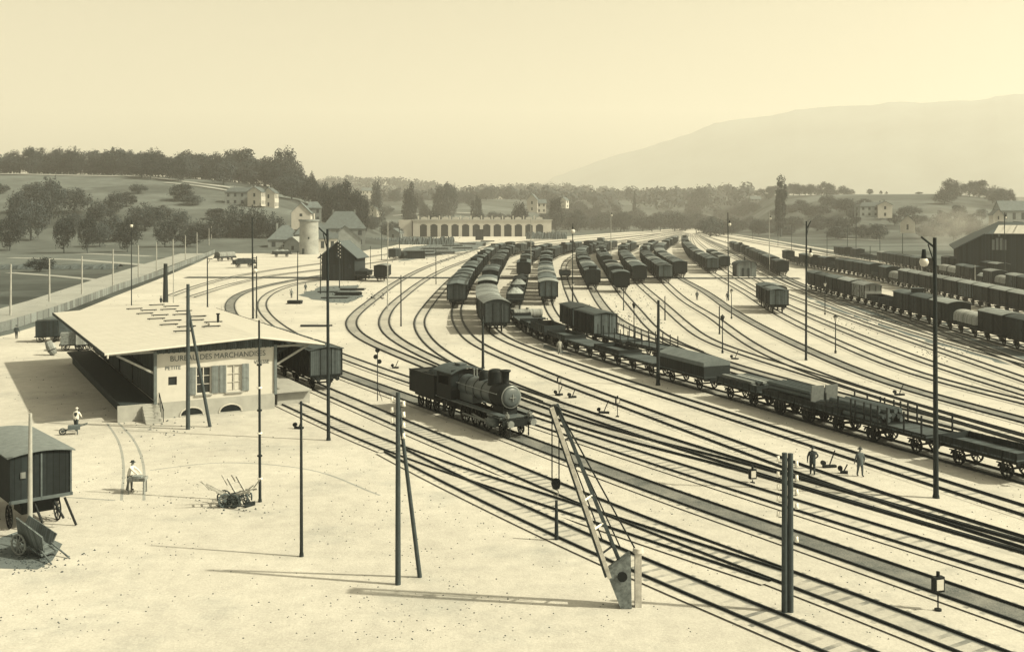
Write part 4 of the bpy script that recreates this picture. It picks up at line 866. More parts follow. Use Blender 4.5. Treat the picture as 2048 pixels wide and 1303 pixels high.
# engine shed with twelve bays
def engine_shed():
    Z = at(960, 473).y; s = Z / FP; x0 = (826 - CX) * s; x1 = (1103 - CX) * s; W = x1 - x0; hh = 33 * s
    t = thing('engine_shed', (x0, Z, 0), 0, 'long pale engine shed with twelve arched bays and a row of roof vents', 'engine shed')
    mw = mat('shed_render', .40, var=.1, scale=.2); pitch = W / 13.1; o0 = pitch * .62
    wl = MB(); dh, aw = hh * .76, pitch * .70
    for i in range(13):
        a = 0 if i == 0 else o0 + (i - 1) * pitch + aw; b = o0 + i * pitch if i < 12 else W
        wl.box((a + b) / 2, 1.0, dh / 2, b - a, 2.0, dh)
    wl.box(W / 2, 1.0, dh + (hh - dh) / 2, W, 2.0, hh - dh)
    for i in range(12):
        cx = o0 + i * pitch + aw / 2; n = 6
        for k in range(n):
            u0, u1 = -1 + 2 * k / n, -1 + 2 * (k + 1) / n; um = (u0 + u1) / 2; rise = 1.3 * um * um
            wl.box(cx + um * aw / 2, 1.0, dh - rise / 2, aw / n, 1.9, rise + .01)
    for sx in (0, W): wl.box(sx + (.5 if sx == 0 else -.5), 17, hh / 2, 1, 30, hh)
    wl.box(W / 2, 32, hh / 2, W, 1, hh); wl.build('wall', mw, t)
    fl = MB(); fl.box(W / 2, 16, hh + .25, W + 1.2, 33, .3); fl.build('roof', mat('shed_roof', .2), t)
    co = MB(); co.box(W / 2, -.25, hh - .1, W + 1.4, .5, .5); co.build('cornice', mw, t)
    for i in range(12):
        cx = o0 + i * pitch + aw / 2
        q = MB(); q.prism([(cx - 2.3, hh + .4), (cx - 2.3, hh + 1.7), (cx, hh + 2.4), (cx + 2.3, hh + 1.7), (cx + 2.3, hh + .4)], 6, 9, axis='Y'); q.build('roof_vent', mw, t)
        q = MB(); q.box(cx, 2.4, dh / 2, aw, .2, dh); q.build('bay_door', mat('bay_interior', .03), t)
    for i in range(12):
        q = MB(); q.box(o0 + i * pitch - .25 * pitch * .6, 3, hh + 1.7, .9, 1.2, 2.8); q.build('chimney', mw, t)
    q = MB(); q.box(-13 * s - 1, 6, hh * .5, 26 * s, 10, hh * .85 + 2); q.build('annex', mw, t)
engine_shed()
def bank(name, px0, px1, py, h, d, label):
    a, b = at(px0, py), at(px1, py); t = MB(); L = b.x - a.x; rr = random.Random(int(px0)); n = 60; vs = []
    for i in range(n + 1):
        for k, (yy, zz) in enumerate(((0, 0), (d * .2, h * .7), (d * .5, h), (d, h * .4))): vs.append((a.x + L * i / n, a.y + yy + rr.uniform(-.5, .5), zz * rr.uniform(.8, 1.15)))
    t.add(vs, [(i * 4 + k, i * 4 + k + 1, (i + 1) * 4 + k + 1, (i + 1) * 4 + k) for i in range(n) for k in range(3)])
    o = t.build(name, mat('hedge_leaves', .075, var=.6, scale=1.5, bump=1.0)); tag(o, label, 'hedge')
bank('hedge', 800, 908, 489, 4.0, 6, 'long dark clipped hedge left below the engine shed')
bank('hedge', 1052, 1134, 478, 4.6, 6, 'dark clipped hedge right of the engine shed bays')
bank('hedge', -60, 235, 538, 1.3, 5, 'long low dark hedge in the left field nearest the road')
bank('hedge', 40, 330, 497, 1.6, 6, 'low dark hedge between the two upper field paths at left')
bank('hedge', 150, 440, 474, 3.0, 8, 'bushy hedge at the foot of the left hillside')
bank('hedge', -60, 130, 468, 3.4, 8, 'bushy hedge under the trees at the far left')
bank('hedge', 700, 800, 486, 3.0, 6, 'dark hedge between the black shed and the engine shed')
def wall_block(px0, px1, py, h, label, m):
    a, b = at(px0, py), at(px1, py); q = MB(); q.box((a.x + b.x) / 2, a.y, h / 2, b.x - a.x, 1.2, h); q.box((a.x + b.x) / 2, a.y, h + .1, b.x - a.x + .3, 1.5, .2); tag(q.build('coal_stage', m), label, 'coal stage')
wall_block(800, 850, 517, 2.6, 'dark timber coal stage left of the curve', M_black)
wall_block(951, 967, 480, 6.5, 'small dark signal hut before the engine shed', M_black)

def big_shed():
    p = at(1918, 552); Z = p.y; s = Z / FP; t = thing('goods_shed', (p.x, Z, 0), R(-21), 'large dark wooden goods shed at the right edge with a wide gable', 'goods shed')
    w = 215 * s; he = 60 * s; hr = 84 * s; k = 47 * s; M_b = mat('shed_dark_boards', .032, planks=.4, axis=0)
    b = MB(); b.prism([(0, 0), (0, he), (k, hr), (w - k, hr), (w, he), (w, 0)], 0, 40, axis='Y'); b.build('wall', M_b, t)
    r_ = MB(); e = 1.2
    r_.prism([(-e, he - e * .5), (k, hr + .25), (k, hr), (-e, he - e * .5 - .25)], -1.2, 41, axis='Y'); r_.prism([(w + e, he - e * .5), (w - k, hr + .25), (w - k, hr), (w + e, he - e * .5 - .25)], -1.2, 41, axis='Y')
    r_.add([(k, -1.2, hr + .1), (w - k, -1.2, hr + .1), (w - k - 6, 9, hr + 3.1), (k + 6, 9, hr + 3.1)], [(0, 1, 2, 3)])
    r_.add([(k, -1.2, hr + .1), (k + 6, 9, hr + 3.1), (k + 6, 41, hr + 3.1), (k, 41, hr + .1)], [(0, 1, 2, 3)])
    r_.add([(w - k, -1.2, hr + .1), (w - k - 6, 9, hr + 3.1), (w - k - 6, 41, hr + 3.1), (w - k, 41, hr + .1)], [(0, 1, 2, 3)])
    rf = r_.build('roof', mat('shed_roof_dark', .06), t)
    for i in range(9):
        x = k + 2.0 + i * (w - 2 * k - 3) / 9; q = MB(); q.add([(x, -1.1, hr + .22), (x + 1.7, -1.1, hr + .22), (x + 1.7 + 1.6, 5.9, hr + 2.3), (x + 1.6, 5.9, hr + 2.3)], [(0, 1, 2, 3)]); q.build('skylight', mat('skylight_pane', .33), rf)
    cx = 73 * s
    q = MB(); 
    for i, (dx, hh_) in enumerate(((-1.35, 2.6), (-.45, 3.0), (.45, 3.0), (1.35, 2.6))): q.box(cx + dx, -.06, 8.1 + (hh_ - 2.6) / 2, .62, .1, hh_)
    q.box(cx, -.06, 10.6, .5, .1, .9); q.build('window', mat('dusty_panes', .16), t)
big_shed()

# ---------------------------------------------------------------- trees
def leaf_mat(nm, v):
    m = mat(nm, v, rough=.9, var=.55, scale=.6, rnd=.22); return m
M_leaf = leaf_mat('foliage', .05); M_leafd = leaf_mat('dark_foliage', .03); M_bark = mat('bark', .07, scale=2)
def crown_mesh(seed, shape, ncl, per, leaf):
    rr = random.Random(seed); mb = MB(); cl = []
    for _ in range(ncl):
        while True:
            x, y, z = rr.uniform(-1, 1), rr.uniform(-1, 1), rr.uniform(-1, 1); r = math.sqrt(x * x + y * y + z * z)
            if .3 < r < 1: break
        if shape == 'poplar': c = (x * .12 * (1 - .3 * z), y * .12, .53 + z * .44)
        elif shape == 'cone': c = (x * .25 * (1 - z) * .6, y * .25 * (1 - z) * .6, .52 + z * .45)
        elif shape == 'wide': c = (x * .46, y * .46, .50 + z * .37)
        else: c = (x * (.36 - .08 * z), y * (.36 - .08 * z), .49 + z * .42)
        cl.append((c, rr.uniform(.08, .15) if shape not in ('poplar', 'cone') else rr.uniform(.03, .055)))
    for (cx, cy, cz), cr in cl:
        for _ in range(per):
            u = Vector((rr.gauss(0, 1), rr.gauss(0, 1), rr.gauss(0, 1))).normalized(); p = Vector((cx, cy, cz)) + u * cr * rr.uniform(.6, 1.1)
            nrm = (u + Vector((rr.gauss(0, .5), rr.gauss(0, .5), rr.gauss(0, .5)))).normalized(); a = nrm.orthogonal().normalized(); b = nrm.cross(a); s = leaf * rr.uniform(.6, 1.3)
            an = rr.uniform(0, 6.28); a2 = a * math.cos(an) + b * math.sin(an); b2 = nrm.cross(a2)
            mb.add([p + a2 * s, p + b2 * s * .6, p - a2 * s, p - b2 * s * .6], [(0, 1, 2, 3)])
    me = bpy.data.meshes.new('crown'); me.from_pydata(mb.v, [], mb.f); return me
def trunk_mesh(seed, shape):
    rr = random.Random(seed); mb = MB(); mb.cyl((0, 0, -.03), (.01, 0, .35), .028, .018, n=7); mb.cyl((.01, 0, .35), (0, .01, .72), .018, .006, n=6)
    if shape not in ('poplar', 'cone'):
        for k in range(6):
            a = k * 1.05 + rr.random(); z = .28 + .05 * k; mb.cyl((.005, 0, z), (math.cos(a) * .25, math.sin(a) * .25, z + .2), .010, .003, n=5)
    return mb.mesh('trunk')
CR = {}
for sh, cnt in (('round', 4), ('wide', 3), ('poplar', 1), ('cone', 1)):
    CR[sh] = []
    for i in range(cnt):
        for mm in (M_leaf, M_leafd):
            me = crown_mesh(11 * i + len(sh), sh, 90 if sh in ('round', 'wide') else 100, 38, .026 if sh in ('round', 'wide') else .014); me.materials.append(mm)
            tm = trunk_mesh(i, sh); tm.materials.append(M_bark); CR[sh].append((me, tm))
TREES = 0
def tree(px, Z, ytop, wpx, label, shape='round', dark=False, base=None, group='trees round the yard', name=None):
    global TREES
    X = (px - CX) / FP * Z; zb = hgt(X, Z) if base is None else base; top = CH + (HY - ytop) * Z / FP; h = max(3.0, top - zb)
    t = thing(name or {'poplar': 'poplar_tree', 'cone': 'conifer_tree'}.get(shape, 'broadleaf_tree'), (X, Z, zb - .1), random.uniform(0, 6.28), label, 'tree', group)
    me, tm = CR[shape][random.randrange(len(CR[shape]) // 2) * 2 + (1 if dark else 0)]
    w = wpx * Z / FP; base_w = {'round': .84, 'wide': 1.1, 'poplar': .30, 'cone': .4}[shape]
    t.scale = (w / base_w, w / base_w, h)
    c = bpy.data.objects.new('crown', me); C.objects.link(c); c.parent = t
    k = bpy.data.objects.new('trunk', tm); C.objects.link(k); k.parent = t; TREES += 1; return t
tree(1562, 760, 338, 26, 'single tall dark poplar rising above the right skyline', 'poplar', True)
tree(1555, 765, 372, 12, 'short poplar beside the tall one', 'poplar', True)
tree(1400, 1500, 366, 46, 'round topped tree standing alone on the skyline at centre right', 'round')
tree(569, 840, 287, 62, 'tall broad tree at the right end of the left skyline wood', 'round'); tree(588, 830, 318, 50, 'lower tree leaning right of the tall skyline tree')
tree(478, 850, 288, 76, 'big domed tree left of the skyline villa')
for i, (px, yt, w) in enumerate([(652, 360, 40), (682, 348, 58), (712, 368, 44), (660, 385, 40), (728, 385, 26), (700, 385, 44)]):
    tree(px, 640, yt, w, 'dark leafy tree in the large clump behind the farmhouse', 'round', True, base=4, group='dark clump behind the farmhouse')
for i, (px, yt, w) in enumerate([(440, 420, 66), (475, 398, 62), (510, 402, 60), (545, 418, 56), (400, 432, 50), (560, 440, 44), (490, 430, 50)]):
    tree(px, 520, yt, w, 'dark tree in the thicket below the long hillside house', 'wide', True, base=0, group='thicket below the hillside house')
for (px, yt, w, Z, lab) in [(100, 345, 70, 560, 'tall dark tree at the left before the hill road'), (40, 372, 60, 540, 'spreading tree at the far left below the hill road'), (128, 415, 44, 430, 'orchard tree with a thin trunk left of the mast'),
        (175, 418, 42, 430, 'orchard tree right of the thin trunked one'), (255, 428, 60, 440, 'low spreading tree behind the thin lamp mast'), (200, 395, 60, 560, 'leafy tree right of the small white house'), (290, 400, 80, 540, 'broad tree on the slope in the left middle'),
        (80, 510, 64, 290, 'dark bushy tree standing in the field at the left edge'), (330, 425, 50, 470, 'low tree left of the thicket'), (20, 420, 60, 450, 'tree cut by the left edge below the slope'), (150, 372, 74, 600, 'big spreading tree high on the left slope'), (62, 392, 80, 500, 'massive dark tree left of the orchard'), (385, 388, 60, 640, 'broad tree just left of the long hillside house'), (230, 380, 50, 600, 'tree on the slope above the orchard'), (360, 415, 56, 520, 'round tree left of the dark thicket')]:
    tree(px, Z, yt, w, lab, 'wide', Z < 480)
tree(753, 900, 348, 26, 'slim stemmed tree with a ball crown left of centre', 'round'); tree(820, 900, 360, 34, 'dark tree beside the slim stemmed one', 'round', True)
tree(953, 1000, 384, 28, 'small flat crowned tree on the meadow above the engine shed', 'wide', True); tree(900, 1100, 356, 36, 'pair forming tree left of the meadow', 'round'); tree(880, 1080, 362, 34, 'left tree of the meadow pair', 'round')
tree(1112, 950, 385, 30, 'round tree right of the white gabled house', 'round', True); tree(1040, 860, 396, 36, 'dark tree left of the white gabled house', 'round', True)
tree(870, 800, 412, 30, 'bush like tree just behind the left bays of the engine shed', 'wide', True); tree(960, 800, 415, 24, 'bush like tree just behind the middle bays', 'wide', True)
tree(1269, 1300, 377, 10, 'narrow dark conifer on the central skyline', 'cone', True)
tree(1740, 1250, 376, 14, 'small round tree on the bare right ridge'); 
tree(1838, 1240, 385, 16, 'low bush on the right ridge'); tree(1762, 1245, 380, 8, 'thin sapling on the right ridge', 'cone'); tree(1773, 1245, 382, 7, 'second thin sapling on the right ridge', 'cone')
tree(624, 900, 339, 14, 'small tree above the villa chimney', 'round', True)
rr = random.Random(21)
def scatter(n, pxr, Zr, hr, wr, label, group, dark=.4, shape=('round', 'wide')):
    for i in range(n):
        px = pxr[0] + (i + rr.random()) * (pxr[1] - pxr[0]) / n; Z = rr.uniform(*Zr); X = (px - CX) / FP * Z; zb = hgt(X, Z); h = rr.uniform(*hr)
        yt = HY - (zb + h - CH) * FP / Z
        tree(px, Z, yt, rr.uniform(*wr) * FP / Z, label, rr.choice(shape), rr.random() < dark, group=group)
scatter(40, (-20, 530), (835, 900), (15, 26), (15, 27), 'tree of the dense wood along the left skyline', 'wood along the left skyline')
scatter(14, (60, 580), (905, 960), (22, 29), (18, 26), 'tree of the dense wood along the left skyline', 'wood along the left skyline')
scatter(20, (280, 640), (760, 830), (14, 24), (15, 22), 'tree on the slope between skyline wood and hillside houses', 'trees on the left slope')
scatter(15, (0, 460), (470, 690), (6, 14), (9, 19), 'orchard tree on the left slope', 'orchard trees on the left slope', .5)
scatter(22, (640, 1050), (1000, 1500), (12, 20), (14, 22), 'tree in the loose belt beyond the engine shed', 'trees beyond the engine shed')
scatter(14, (730, 830), (700, 900), (6, 12), (9, 14), 'low tree between the farm and the engine shed', 'trees left of the engine shed', .6)
scatter(46, (1090, 1400), (960, 1400), (13, 22), (18, 28), 'dark tree in the wood behind the open wagon train', 'wood behind the open wagon train', .8)
scatter(26, (1380, 1700), (1300, 1500), (12, 20), (16, 24), 'tree in the belt below the right ridge', 'trees below the right ridge', .5)
scatter(30, (1390, 1700), (760, 1150), (8, 16), (14, 24), 'tree on the near side of the right slope', 'trees on the right slope', .5)
scatter(24, (1660, 2060), (640, 1000), (8, 16), (12, 20), 'tree among the houses on the right slope', 'trees among the right hand houses', .4)
scatter(8, (1870, 2030), (1000, 1150), (14, 22), (18, 26), 'tree in the wood above the smoke at the right', 'wood above the smoke', .4)
scatter(9, (555, 700), (690, 780), (12, 22), (13, 20), 'tall tree close behind the farm and villa', 'trees behind the farm', .7)
# far woods that read as one mass
me = bpy.data.meshes.new('distant_woods'); vv = []; ff = []
rw = random.Random(9)
for _ in range(1100):
    px = rw.uniform(560, 1500); Z = rw.uniform(1500, 2750); X = (px - CX) / FP * Z; zb = hgt(X, Z); h = rw.uniform(11, 26); w = rw.uniform(9, 17)
    for k in range(46):
        u = Vector((rw.gauss(0, 1), rw.gauss(0, 1), rw.gauss(0, 1))).normalized(); p = Vector((X, Z, zb + h * .5)) + Vector((u.x * w, u.y * w, u.z * h * .5)) * rw.uniform(.5, 1)
        a = u.orthogonal().normalized(); b = u.cross(a); s = rw.uniform(1.6, 3.2); o = len(vv); vv += [p + a * s, p + b * s, p - a * s, p - b * s]; ff.append((o, o + 1, o + 2, o + 3))
me.from_pydata([tuple(p) for p in vv], [], ff); me.materials.append(M_leaf); dw = bpy.data.objects.new('distant_woods', me); C.objects.link(dw); tag(dw, 'hazy woods covering the far hills', 'woods', kind='stuff')

# mountain, far behind everything
MY = [(900, 428), (1040, 400), (1110, 352), (1200, 322), (1300, 290), (1380, 270), (1430, 245), (1500, 236), (1560, 225), (1640, 214), (1700, 212), (1800, 207), (1900, 203), (2000, 192), (2100, 188), (2400, 170), (2800, 175)]
mm = MB(); cols = list(range(900, 2801, 10)); vs = []; rm = random.Random(4)
from mathutils import noise as mnoise
for i, px in enumerate(cols):
    Zr = lerp_tab([(900, 7150), (1450, 6500), (2000, 5700), (2800, 5200)], px)
    top = CH + (HY - lerp_tab(MY, px)) * Zr / FP + 18 * mnoise.noise(Vector((px * .012, 0, 0))) + 7 * mnoise.noise(Vector((px * .06, 3, 0)))
    for q_, f in ((-1300, 0.0), (-1000, .22), (-700, .45), (-350, .74), (0, 1.0), (250, .8)):
        Z = Zr + q_; k = (f * top + (18 * mnoise.noise(Vector((px * .008, Z * .002, 5))) if 0 < f < 1 else 0)) if top > 0 else -.5
        vs.append(((px - CX) / FP * min(Z, Zr), Z, max(-.5, k)))
mm.add(vs, [(i * 6 + k, (i + 1) * 6 + k, (i + 1) * 6 + k + 1, i * 6 + k + 1) for i in range(len(cols) - 1) for k in range(5)], True)
tag(mm.build('mountain', mat('far_forest', .12, var=.35, scale=.004)), kind='structure')

# ---------------------------------------------------------------- masts, posts, lamps
M_pole = mat('dark_pole', .025, rough=.7, scale=2); M_polel = mat('pale_pole', .30, scale=2); M_ins = mat('white_porcelain', .75, var=.05, rough=.3); M_globe = mat('milk_glass', .5, var=.05, rough=.3)
def mast(px, yt, yb, r, label, m=None, arm=None, globe=None, ins=0, cat='lamp mast', name='lamp_mast', rings=False, group='masts in the yard', foot=True):
    m = m or M_pole; p = at(px, yb); s = p.y / FP; h = (yb - yt) * s; t = thing(name, p, 0, label, cat, group)
    t.rotation_euler = (random.uniform(-.008, .008), random.uniform(-.007, .007), 0)
    b = MB(); b.cyl((0, 0, 0), (0, 0, h), r * 1.15, r * .75, n=10); b.build('pole', m, t)
    if foot: q = MB(); q.cyl((0, 0, 0), (0, 0, .18), r * 1.5, r * 1.3, n=10); q.build('foot', m, t)
    if rings:
        for k in range(1, 7): q = MB(); q.cyl((0, 0, h * k / 8), (0, 0, h * k / 8 + .08), r * 2.0, n=10); q.build('collar', M_ins if k % 2 else m, t)
    if arm:
        dx, dz0, dz1 = arm; q = MB(); q.cyl((0, 0, h - dz0), (dx, 0, h - dz1), .06, n=6); q.cyl((0, 0, h - dz0 - 1.0), (dx * .5, 0, h - (dz0 + dz1) / 2 - .1), .035, n=5); q.build('arm', m, t)
    if globe:
        gx, gz, gr = globe; gr *= .72; q = MB(); q.lathe([(0.01, gr), (gr * .75, gr * .7), (gr, 0), (gr * .7, -gr * .75), (0.01, -gr)], (gx, 0, h - gz), 14); gl = q.build('lamp_globe', M_globe, t)
        q = MB(); q.cyl((gx, 0, h - gz + gr * .8), (gx, 0, h - gz + gr + .45), .16, .10, n=8); q.build('lamp_cap', M_iron, gl)
    for k in range(ins):
        for sx in (-1, 1):
            q = MB(); zz = h - .3 - k * .75 - (.35 if sx > 0 else 0); q.cyl((sx * r * .8, 0, zz - .05), (sx * (r + .12), 0, zz - .05), .015, n=5); q.lathe([(.02, .1), (.05, .09), (.06, 0), (.07, -.08), (.03, -.09)], (sx * (r + .13), 0, zz), 10); q.build('insulator', M_ins, t)
    return t
mast(1872, 475, 995, .13, 'tallest dark mast at the right with a slanting top bracket, before the log train', arm=(-.75, .55, -.05), globe=(-.6, 1.35, .36))
mast(1843, 530, 581, .07, 'pale thin post just left of the tallest mast before the second row', m=M_polel)
mast(1612, 442, 720, .11, 'tall dark mast at centre right with a bent tip and hanging lamp', arm=(.45, .9, -.0), globe=(.45, 3.6, .35))
mast(1457, 425, 600, .10, 'mast with a small white globe left of the isolated vans', globe=(.3, 2.2, .45))
mast(1539, 420, 550, .11, 'pale slim mast with a globe beyond the isolated vans', m=M_polel, globe=(.3, 2.2, .4))
mast(1222, 415, 540, .11, 'pale slim mast with a globe above the middle column', m=M_polel, globe=(.2, 2.2, .45))
mast(1145, 447, 605, .10, 'mast with a white globe near its top behind the peaked vans', globe=(0, 1.4, .6))
mast(1062, 430, 545, .10, 'pale mast between the open wagons and the column beside them', m=M_polel)
mast(872, 498, 568, .09, 'short dark mast on the curve left of the wagons')
mast(802, 550, 652, .09, 'dark post inside the outermost curve')
mast(966, 632, 737, .13, 'dark post just behind the locomotive chimney')
mast(1316, 600, 770, .16, 'thick dark timber post behind the flat wagons')
mast(1330, 592, 640, .09, 'thin dark post right of the thick timber post')
mast(1247, 577, 620, .08, 'thin short post in front of the lone dirty van')
mast(1439, 612, 668, .09, 'short dark post left of the small lamp post')
mast(657, 458, 880, .11, 'tall slim mast with a slanting arm beside the dock van', arm=(-.6, .5, -.1))
mast(520, 640, 1003, .07, 'slim ringed pole in front of the goods office', rings=True)
mast(603, 802, 1112, .07, 'plain thin pole standing on the empty forecourt')
mast(595, 502, 602, .10, 'thin dark mast left of the black shed')
mast(415, 515, 614, .11, 'dark pole with a cross arm beyond the office roof', arm=(.9, .2, .2))
mast(331, 527, 610, .42, 'very thick dark post with pale fittings behind the office roof', ins=0)
mast(347, 478, 612, .08, 'pale thin mast behind the office roof', m=M_polel)
mast(263, 440, 612, .08, 'thin mast with a small lamp left above the office roof', globe=(0, 1.0, .4))
mast(506, 435, 637, .13, 'tall dark double lamp mast behind the office, white globe halfway', globe=(.35, 8.0, .5))
mast(513, 512, 636, .10, 'shorter dark pole leaning close to the tall double lamp mast', arm=(-.8, .3, .3))
mast(679, 480, 576, .10, 'dark mast with insulators before the black shed', ins=5)
mast(641, 507, 587, .10, 'dark mast left of the black shed door', ins=3)
mast(741, 492, 537, .09, 'thin post above the two vans by the black shed'); mast(775, 442, 618, .09, 'pale tall slim mast right of the black shed', m=M_polel)
mast(799, 455, 516, .14, 'dark post left of the coal stage'); mast(763, 455, 520, .10, 'thin post between farm and engine shed')
mast(1805, 466, 517, .13, 'dark post before the smoke at the right'); mast(1760, 470, 517, .11, 'dark post left of the one before the smoke'); mast(1740, 492, 545, .10, 'short dark post beside the second row')
mast(1712, 420, 500, .14, 'dark mast in front of the manor trees'); mast(1695, 450, 505, .10, 'thin mast left of the manor trees'); mast(2010, 425, 563, .11, 'tall mast before the big dark shed', globe=(.3, 1.2, .35))
mast(1583, 450, 500, .09, 'thin mast below the poplar'); mast(1556, 445, 492, .09, 'thin mast below the left of the poplar'); mast(1654, 470, 520, .10, 'thin mast right of the bent tip mast'); mast(1505, 436, 478, .10, 'thin far mast beyond the arched hut')
mast(1950, 530, 585, .08, 'pale thin post before the big dark shed', m=M_polel)
# pale telegraph poles along the left road, near to far
for i, (x, a, b) in enumerate([(21, 528, 630), (99, 517, 603), (164, 512, 588), (226, 498, 572), (277, 490, 556), (313, 485, 543), (346, 479, 531), (371, 470, 521), (394, 464, 508), (418, 456, 498), (423, 452, 494), (440, 452, 488)]):
    mast(x, a, b, .16, 'pale telegraph pole on the left road, %s from the left edge' % ORD[i], m=M_polel, cat='telegraph pole', name='telegraph_pole', group='pale poles along the left road', foot=False)
for i, x in enumerate((780, 797, 814, 830)): mast(x, 392, 412 + i, .0 + .18, 'far pale pole on the meadow road, %s from the left' % ORD[i], m=M_polel, cat='telegraph pole', name='telegraph_pole', group='far poles on the meadow road', foot=False) if False else None

def lamp_post(px, yt, yb, label, white=True):
    p = at(px, yb); s = p.y / FP; h = (yb - yt) * s; t = thing('lamp_post', p, 0, label, 'lamp post', 'small lamp posts between the tracks')
    b = MB(); b.cyl((0, 0, 0), (0, 0, h - .6), .075, .05, n=8); b.cyl((0, 0, 0), (0, 0, .3), .13, n=8); b.build('pole', M_pole, t)
    q = MB(); q.lathe([(.08, h - .6), (.24, h - .1), (.22, h - .05)], (0, 0, 0), 8); q.build('lantern', M_globe if white else M_pole, t)
    q = MB(); q.lathe([(.3, h - .08), (.1, h + .12), (0.01, h + .22)], (0, 0, 0), 8); q.build('lantern_cap', M_iron, t)
for a in [(1268, 607, 676, 'small lamp post between the curving tracks right of the peaked vans', False), (1445, 632, 706, 'small lamp post right of the short dark post', False), (1463, 580, 637, 'small lamp post left of the isolated vans'),
          (1650, 565, 629, 'small white headed lamp post before the front row'), (1671, 632, 706, 'small lamp post right of the bent tip mast'), (1146, 566, 606, 'small lamp post at the back of the peaked vans')]: lamp_post(*a)
def switch_lantern(px, yt, yb, label, box=.55, white=False):
    p = at(px, yb); s = p.y / FP; h = (yb - yt) * s; t = thing('switch_lantern', p, .3, label, 'switch lantern', 'switch lanterns beside the tracks')
    b = MB(); b.cyl((0, 0, 0), (0, 0, h - box), .03, n=6); b.cyl((0, 0, 0), (0, 0, .08), .14, n=8); b.build('rod', M_iron, t)
    q = MB(); q.box(0, 0, h - box / 2, box * .62, box * .3, box * .8); q.build('lantern', M_iron, t)
    q = MB(); q.box(0, -box * .17, h - box / 2, box * .42, .03, box * .55); q.build('pane', M_globe, t)
    q = MB(); q.cyl((0, 0, h - box * .1), (0, 0, h + .12), .07, n=8); q.build('cap', M_iron, t)
switch_lantern(1118, 753, 791, 'white paned switch lantern, the left one of two behind the crane tip'); switch_lantern(1235, 794, 833, 'white paned switch lantern, the right one of two behind the crane tip')
switch_lantern(1505, 935, 966, 'low switch lantern on the dark switches left of the double pole', .7); switch_lantern(1876, 1148, 1220, 'tall switch lantern in the lower right foreground', .75)
switch_lantern(1592, 705, 735, 'tiny switch lantern near the bent tip mast foot') if False else None
def lever(px, py, label, s=1.0):
    s *= .8
    p = at(px, py); t = thing('point_lever', p, random.uniform(-.5, .5), label, 'point lever', 'point levers beside the tracks')
    b = MB(); b.box(0, 0, .08, .8 * s, .3, .14); b.build('base', M_iron, t)
    q = MB(); q.cyl((0, 0, .15), (.35 * s, 0, 1.0 * s), .04, n=6); q.build('handle', M_iron, t)
    q = MB(); q.cyl((-.4 * s, -.1, .30), (-.4 * s, .1, .30), .15, n=12); q.build('counterweight', M_iron, t)
for i, a in enumerate([(1145, 795, 'point lever just right of the left white lantern'), (1118, 790, 'point lever at the foot of the left white lantern'), (1208, 826, 'point lever with a long rod left of the right white lantern', 1.3), (1470, 718, 'point lever on the pale wedge near the tarpaulin wagon', 1.2),
          (1799, 790, 'point lever left of the tallest mast', 1.3), (1659, 934, 'point lever between the two walking men', 1.3), (791, 736, 'point lever left behind the locomotive'), (598, 857, 'point lever beside the plain thin pole'),
          (746, 597, 'point lever on the outer curve, left of two'), (765, 597, 'point lever on the outer curve, right of two'), (1688, 946, 'low point lever by the walking men', .7)]): lever(*a)
# thin signal with discs left of the locomotive
def disc_signal():
    p = at(755, 801); s = p.y / FP; h = (801 - 700) * s; t = thing('disc_signal', p, 0, 'thin signal with small dark discs left behind the locomotive', 'signal')
    b = MB(); b.cyl((0, 0, 0), (0, 0, h), .04, n=6); b.cyl((.4, 0, 0), (0, 0, 1.2), .025, n=5); b.build('pole', M_pole, t)
    for dz, dx in ((0, 0), (.55, -.15), (.95, .15)): q = MB(); q.cyl((dx, -.03, h - dz), (dx, .03, h - dz), .2, n=12); q.build('disc', M_iron, t)
disc_signal()
def a_pole(px, yt, yb, lx, ly, r, ins, label, sides=(-1, 1), double=False, top=0):
    p = at(px, yb); s = p.y / FP; h = (yb - yt) * s; t = thing('telegraph_pole', p, 0, label, 'telegraph pole')
    b = MB()
    if double: b.cyl((-r, 0, 0), (-r, 0, h), r * 1.05, r * .9, n=12); b.cyl((r, 0, 0), (r, 0, h - .02), r * 1.05, r * .9, n=12)
    else: b.cyl((0, 0, 0), (0, 0, h), r * 1.1, r * .85, n=12)
    b.build('pole', mat('telegraph_wood', .06, scale=3), t)
    if lx is not None:
        q = MB(); q.cyl(((lx - px) * s, .9, 0), (.02, .12, h - top), r * .9, r * .7, n=10); q.build('prop', mat('telegraph_wood', .075, scale=3), t)
    for k, (sx, dz) in enumerate(ins):
        zz = h - dz; w = r * (2 if double else 1)
        q = MB(); q.cyl((sx * w, 0, zz - .12), (sx * (w + .12), 0, zz - .12), .018, n=5); q.cyl((sx * (w + .12), 0, zz - .12), (sx * (w + .12), 0, zz), .018, n=5)
        q.build('bracket', M_iron, t); q = MB(); q.lathe([(.03, .13), (.06, .12), (.065, .02), (.085, -.09), (.05, -.1)], (sx * (w + .13), 0, zz), 12); q.build('insulator', M_ins, t)
a_pole(1575, 905, 1226, None, None, .115, [(-1, .25), (1, .45), (-1, .85), (1, 1.0), (-1, 1.35), (1, 1.55), (-1, 1.8), (1, 2.1), (-1, 2.4), (1, 3.4)], 'stout double telegraph pole with white insulators in the right foreground', double=True)
a_pole(796, 784, 1168, 836, 1168, .11, [(-1, .3), (1, .5), (-1, .75), (1, .95), (-1, 1.2), (1, 1.4), (1, 1.85)], 'tall foreground telegraph pole with a slanting prop and white insulators', top=.6)
a_pole(376, 568, 858, 413, 856, .14, [], 'dark pole with a slanting prop in front of the office lettering', top=2.0)

